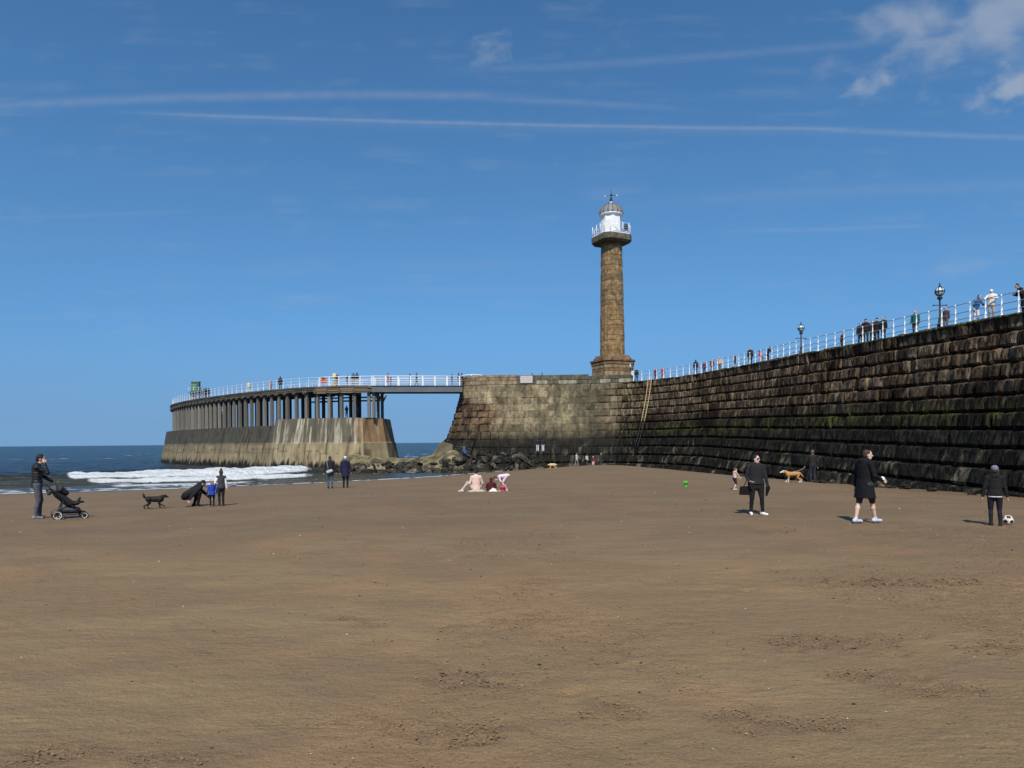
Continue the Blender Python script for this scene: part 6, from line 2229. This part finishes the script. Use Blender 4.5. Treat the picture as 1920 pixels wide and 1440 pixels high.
free_person(872, 78.5, 1.15, 27, 30 * H, 'person in blue jacket clambering over the boulders below the pier head', top=(0.045, 0.07, 0.22), legs=(0.02, 0.022, 0.03), hair=(0.3, 0.2, 0.1), pose=dict(chest=(0, 0.16, 1.36), head=(0, 0.28, 1.55), fl=(-0.12, 0.22), fz=(0.25, 0.085), hl=(-0.3, 0.3, 0.9)))
for px, lab in ((1008, 'person in dark top and white trousers on the rocks, left of the pair'), (1018, 'person in dark top and white trousers on the rocks, right of the pair')):
    free_person(px, 81.5, 2.05, 25, 5 * H, lab, top=(0.02, 0.02, 0.024), legs=(0.62, 0.64, 0.66), shoes=(0.1, 0.1, 0.1))
free_person(1081, 83.0, 0.25, 25, -40 * H, 'woman in cream coat and grey trousers striding at the foot of the rocks', top=(0.42, 0.40, 0.35), legs=(0.20, 0.20, 0.18), hair=(0.3, 0.25, 0.2), pose=dict(fl=(-0.28, -0.1), fr=(0.22, 0.1), hl=(-0.1, 0.4, 1.0), hr=(0.2, 0.42, 1.05)))
free_person(1101, 82.6, 0.25, 24, 40 * H, 'person in pale grey jacket leaning against the rocks beside the woman in cream', top=(0.40, 0.38, 0.34), legs=(0.05, 0.05, 0.045), hair=(0.05, 0.04, 0.03), pose=dict(chest=(0, 0.1, 1.36), hl=(-0.1, 0.4, 1.0), hr=(0.1, 0.4, 1.0)))
free_person(1112, 82.2, 0.2, 20.5, 170 * H, 'child in red top and pale trousers at the foot of the wall', top=(0.20, 0.012, 0.04), legs=(0.62, 0.50, 0.46), hair=(0.5, 0.36, 0.28), head_k=1.2)
free_person(1127, 82.2, 0.2, 26.5, 20 * H, 'person in dark grey at the foot of the wall, right of the child in red', top=(0.03, 0.032, 0.03), legs=(0.06, 0.06, 0.065), hair=(0.25, 0.25, 0.22))
g = on_sand(1036, 878.5)
dog(g, 85 * H, 0.75, 'golden dog lying low on the sand at the foot of the rocks', (0.58, 0.42, 0.20), fluffy=0.04, vox=0.02, tail=(0, -0.55, 0.45), head_pos=(0, 0.46, 0.50))


# -- people on the pier, the footbridge and the timber deck
def pier_person(px, h_, heading, label, e=-0.9, **kw):
    s_ = PIER.s_at_px(px, e)
    p_ = wpt(s_, 0.0, e) + np.array([0, 0, 0.006])
    kw.setdefault('vox', 0.022)
    kw.setdefault('group', 'people on the pier')
    return person(Vector(p_), h_, heading, label, **kw)


LEAN = dict(chest=(0, 0.16, 1.34), head=(0, 0.30, 1.54), hl=(-0.18, 0.42, 1.12), hr=(0.18, 0.42, 1.12), face=(0, 1, -0.3))
pier_person(1186, 1.66, 60 * H, 'person in white top by the lighthouse, at the near end of the railing', -1.0, top=(0.66, 0.66, 0.64), legs=(0.06, 0.06, 0.07))
pier_person(1194, 1.76, 200 * H, 'man in black beside the person in white by the lighthouse', -0.9, top=BLK, legs=BLK, coat=0.2)
pier_person(1229, 1.55, 150 * H, 'person in dark red coat behind the railing above the ladder', -1.2, top=(0.17, 0.02, 0.035), legs=(0.05, 0.02, 0.025), coat=0.2)
pier_person(1243, 1.6, 170 * H, 'person in brick red coat second right of the ladder', -1.4, top=(0.30, 0.07, 0.06), legs=(0.08, 0.05, 0.05), coat=0.3)
pier_person(1305, 1.82, 0 * H, 'tall man in black jacket at the railing, left of the group of three', -0.9, top=BLK, legs=(0.07, 0.05, 0.05), wide=1.1)
pier_person(1321, 1.45, 170 * H, 'child in maroon top among the group of three on the pier', -1.0, top=(0.12, 0.03, 0.05), legs=BLK, head_k=1.1)
pier_person(1335, 1.62, 190 * H, 'person in pink-red jacket among the group of three on the pier', -1.0, top=(0.32, 0.08, 0.10), legs=(0.04, 0.03, 0.04), sleeve=(0.03, 0.03, 0.035))
pier_person(1350, 1.62, 150 * H, 'person in peach top at the right of the group of three on the pier', -1.0, top=(0.60, 0.40, 0.26), legs=(0.12, 0.08, 0.06), hair=(0.35, 0.2, 0.1))
pier_person(1407, 1.86, 170 * H, 'man all in black at the railing left of the red coat', -0.9, top=BLK, legs=BLK, coat=0.25, wide=1.1)
pier_person(1428, 1.35, 60 * H, 'person in bright red coat stooping at the railing', -0.8, top=(0.46, 0.045, 0.03), legs=(0.3, 0.04, 0.03), coat=0.3, wide=1.3, hair=(0.05, 0.03, 0.02), pose=LEAN)
pier_person(1440, 1.6, 240 * H, 'person in black with a walking stick beside the red coat', -0.8, top=BLK, legs=(0.02, 0.02, 0.02), coat=0.25, pose=LEAN)
pier_person(1579, 1.25, 120 * H, 'person in dark clothes sitting low behind the railing right of the smaller lamp', -0.9, top=(0.05, 0.03, 0.03), legs=(0.03, 0.03, 0.03), coat=0.2, hair=(0.12, 0.05, 0.03), wide=1.2)
for px, h_, e, hd, lab, kw in ((1613, 1.72, -0.95, 200, 'leftmost of the five dark-clothed people at the railing', {}), (1624, 1.84, -0.75, 180, 'tallest of the five dark-clothed people at the railing', dict(hat=(0.012, 0.012, 0.02), wide=1.15)),
                              (1636, 1.70, -1.15, 190, 'middle one of the five dark-clothed people at the railing, set back', {}), (1644, 1.74, -0.8, 165, 'fourth of the five dark-clothed people at the railing, leaning on the rail', dict(hat=(0.012, 0.013, 0.014))),
                              (1657, 1.74, -0.9, 150, 'rightmost of the five dark-clothed people at the railing', dict(hair=(0.06, 0.06, 0.07)))):
    pier_person(px, h_, hd * H, lab, e, top=(0.016, 0.015, 0.014), legs=(0.02, 0.022, 0.032), vox=0.018, **kw)
pier_person(1716, 1.74, 165 * H, 'man in teal jumper at the railing left of the larger lamp', -1.3, top=(0.012, 0.10, 0.10), legs=(0.02, 0.02, 0.025), hair=(0.2, 0.12, 0.09), vox=0.018, wide=1.15)
pier_person(1773, 1.45, 160 * H, 'man in pale cap and dark top at the foot of the larger lamp', -1.2, top=(0.06, 0.04, 0.045), legs=(0.10, 0.09, 0.085), hat=(0.55, 0.55, 0.56), vox=0.018, wide=1.15)
pier_person(1830, 1.70, 215 * H, 'woman in blue patterned top and pale trousers leaning on the railing', -0.8, top=(0.035, 0.13, 0.27), legs=(0.60, 0.56, 0.58), hair=(0.012, 0.010, 0.012), hairlen=0.08, vox=0.016, wide=1.1, pose=LEAN)
pier_person(1860, 1.76, 170 * H, 'man in white hooded top and white cap leaning on the railing', -0.75, top=(0.66, 0.62, 0.56), legs=(0.30, 0.28, 0.26), hat=(0.70, 0.70, 0.70), vox=0.016, wide=1.15, hood=True, pose=dict(hl=(-0.1, 0.34, 1.2), hr=(0.1, 0.34, 1.18), el=(-1, 0, -0.4), er=(1, 0, -0.4)))
pier_person(1919, 1.78, 110 * H, 'man in black at the railing, cut by the right edge of the picture', -0.8, top=(0.014, 0.013, 0.016), legs=(0.014, 0.014, 0.018), vox=0.016, wide=1.1, pose=LEAN)
for px, lab in ((1002, 'left one of two people whose heads show above the pier head parapet'), (1016, 'right one of two people whose heads show above the pier head parapet')):
    pier_person(px, 1.72, 90 * H, lab, -2.2, top=(0.03, 0.03, 0.035), legs=BLK, pose=LEAN if px == 1002 else None, group=None)


def deck_person(px, h_, heading, label, e=-1.6, z=None, **kw):
    kw.setdefault('vox', 0.024)
    kw.setdefault('group', 'people on the timber pier and footbridge')
    if px > 698:
        q_ = ((px - 960) / F * 91.2 - fbx0) / (fbx1 - fbx0)
        p_ = Vector((fbx0, fby0, ZD)) + dv * Lb * q_ + pv * (-e if e > -3 else 1.5)
        p_.z = ZD - 0.034
    else:
        s_ = tpx(px, e)
        p_ = tp3(s_, e, (ZD + 0.005) if z is None else z)
    return person(p_, h_, heading, label, **kw)


deck_person(730, 1.78, 90 * H, 'person in red coat on the footbridge', -1.4, top=(0.36, 0.045, 0.05), legs=(0.16, 0.10, 0.08), coat=0.35, wide=1.1)
deck_person(735, 1.5, 90 * H, 'child in dark red beside the person in red coat on the footbridge', -1.9, top=(0.14, 0.03, 0.035), legs=(0.05, 0.02, 0.02))
deck_person(771, 1.68, -70 * H, 'left one of two dark-coated walkers mid-bridge', -1.2, top=(0.02, 0.022, 0.03), legs=BLK, coat=0.25, pose=dict(fl=(-0.1, 0.2), fr=(0.1, -0.2)))
deck_person(783, 1.82, -80 * H, 'right one of two dark-coated walkers mid-bridge, the taller', -1.5, top=(0.022, 0.022, 0.026), legs=BLK, coat=0.3, pose=dict(fl=(-0.1, 0.22), fr=(0.1, -0.2)))
deck_person(849, 1.62, -80 * H, 'person in dark teal at the pier head end of the footbridge', -1.3, top=(0.02, 0.06, 0.08), legs=(0.02, 0.03, 0.05))
deck_person(862, 1.82, -60 * H, 'left one of the dark pair stepping onto the pier head', -1.6, top=BLK, legs=BLK)
deck_person(868, 1.76, -60 * H, 'right one of the dark pair stepping onto the pier head', -1.3, top=(0.02, 0.018, 0.02), legs=BLK, wide=1.15)
deck_person(633, 1.66, 160 * H, 'person in maroon beside the yellow emergency post', -0.8, top=(0.06, 0.02, 0.03), legs=(0.05, 0.02, 0.03))
deck_person(652, 1.45, 0.0, 'shorter person in dark clothes between the emergency post and the footbridge', -1.2, top=(0.02, 0.022, 0.026), legs=(0.02, 0.02, 0.022), coat=0.3, wide=1.15)
deck_person(662, 1.72, 0.0, 'person in black with pale trousers at the railing end of the timber pier', -1.0, top=BLK, legs=(0.3, 0.28, 0.27))
deck_person(670, 1.76, 0.0, 'person in black nearest the footbridge on the timber pier', -1.0, top=BLK, legs=(0.45, 0.42, 0.40))
deck_person(650, 1.72, 30 * H, 'person in dark top and grey trousers standing under the timber pier', -2.2, zt_r, top=(0.05, 0.052, 0.05), sleeve=(0.3, 0.28, 0.26), legs=(0.14, 0.15, 0.14), hair=(0.25, 0.22, 0.18), pose=dict(hl=(-0.12, 0.30, 1.15), hr=(0.12, 0.3, 1.12)), group='people under the timber pier')
deck_person(667, 1.74, 0.0, 'person in blue jacket and navy trousers standing under the timber pier', -2.0, zt_r, top=(0.03, 0.10, 0.20), legs=(0.015, 0.018, 0.045), wide=1.15, group='people under the timber pier')
deck_person(526, 1.80, 0.0, 'person in black hooded coat midway along the timber pier', -0.9, top=BLK, legs=(0.02, 0.04, 0.04), hat=BLK, coat=0.2, wide=1.2)
deck_person(508, 1.35, 40 * H, 'child in salmon red coat on the timber pier left of the black hood', -1.0, top=(0.48, 0.13, 0.08), legs=(0.2, 0.1, 0.08), head_k=1.15, coat=0.2)
deck_person(467, 1.70, 20 * H, 'person in pale yellow top far along the timber pier', -1.0, top=(0.66, 0.60, 0.28), legs=(0.55, 0.52, 0.45), hair=(0.4, 0.3, 0.15))
for px, h_, lab in ((376, 1.75, 'leftmost of the dark figures near the green beacon'), (383, 1.7, 'second of the dark figures near the green beacon'), (386, 1.85, 'third and tallest of the dark figures near the green beacon'), (391, 1.7, 'rightmost of the dark figures near the green beacon')):
    deck_person(px, h_, 30 * H, lab, -1.2, top=BLK, legs=BLK, vox=0.03, group='dark figures near the beacon')
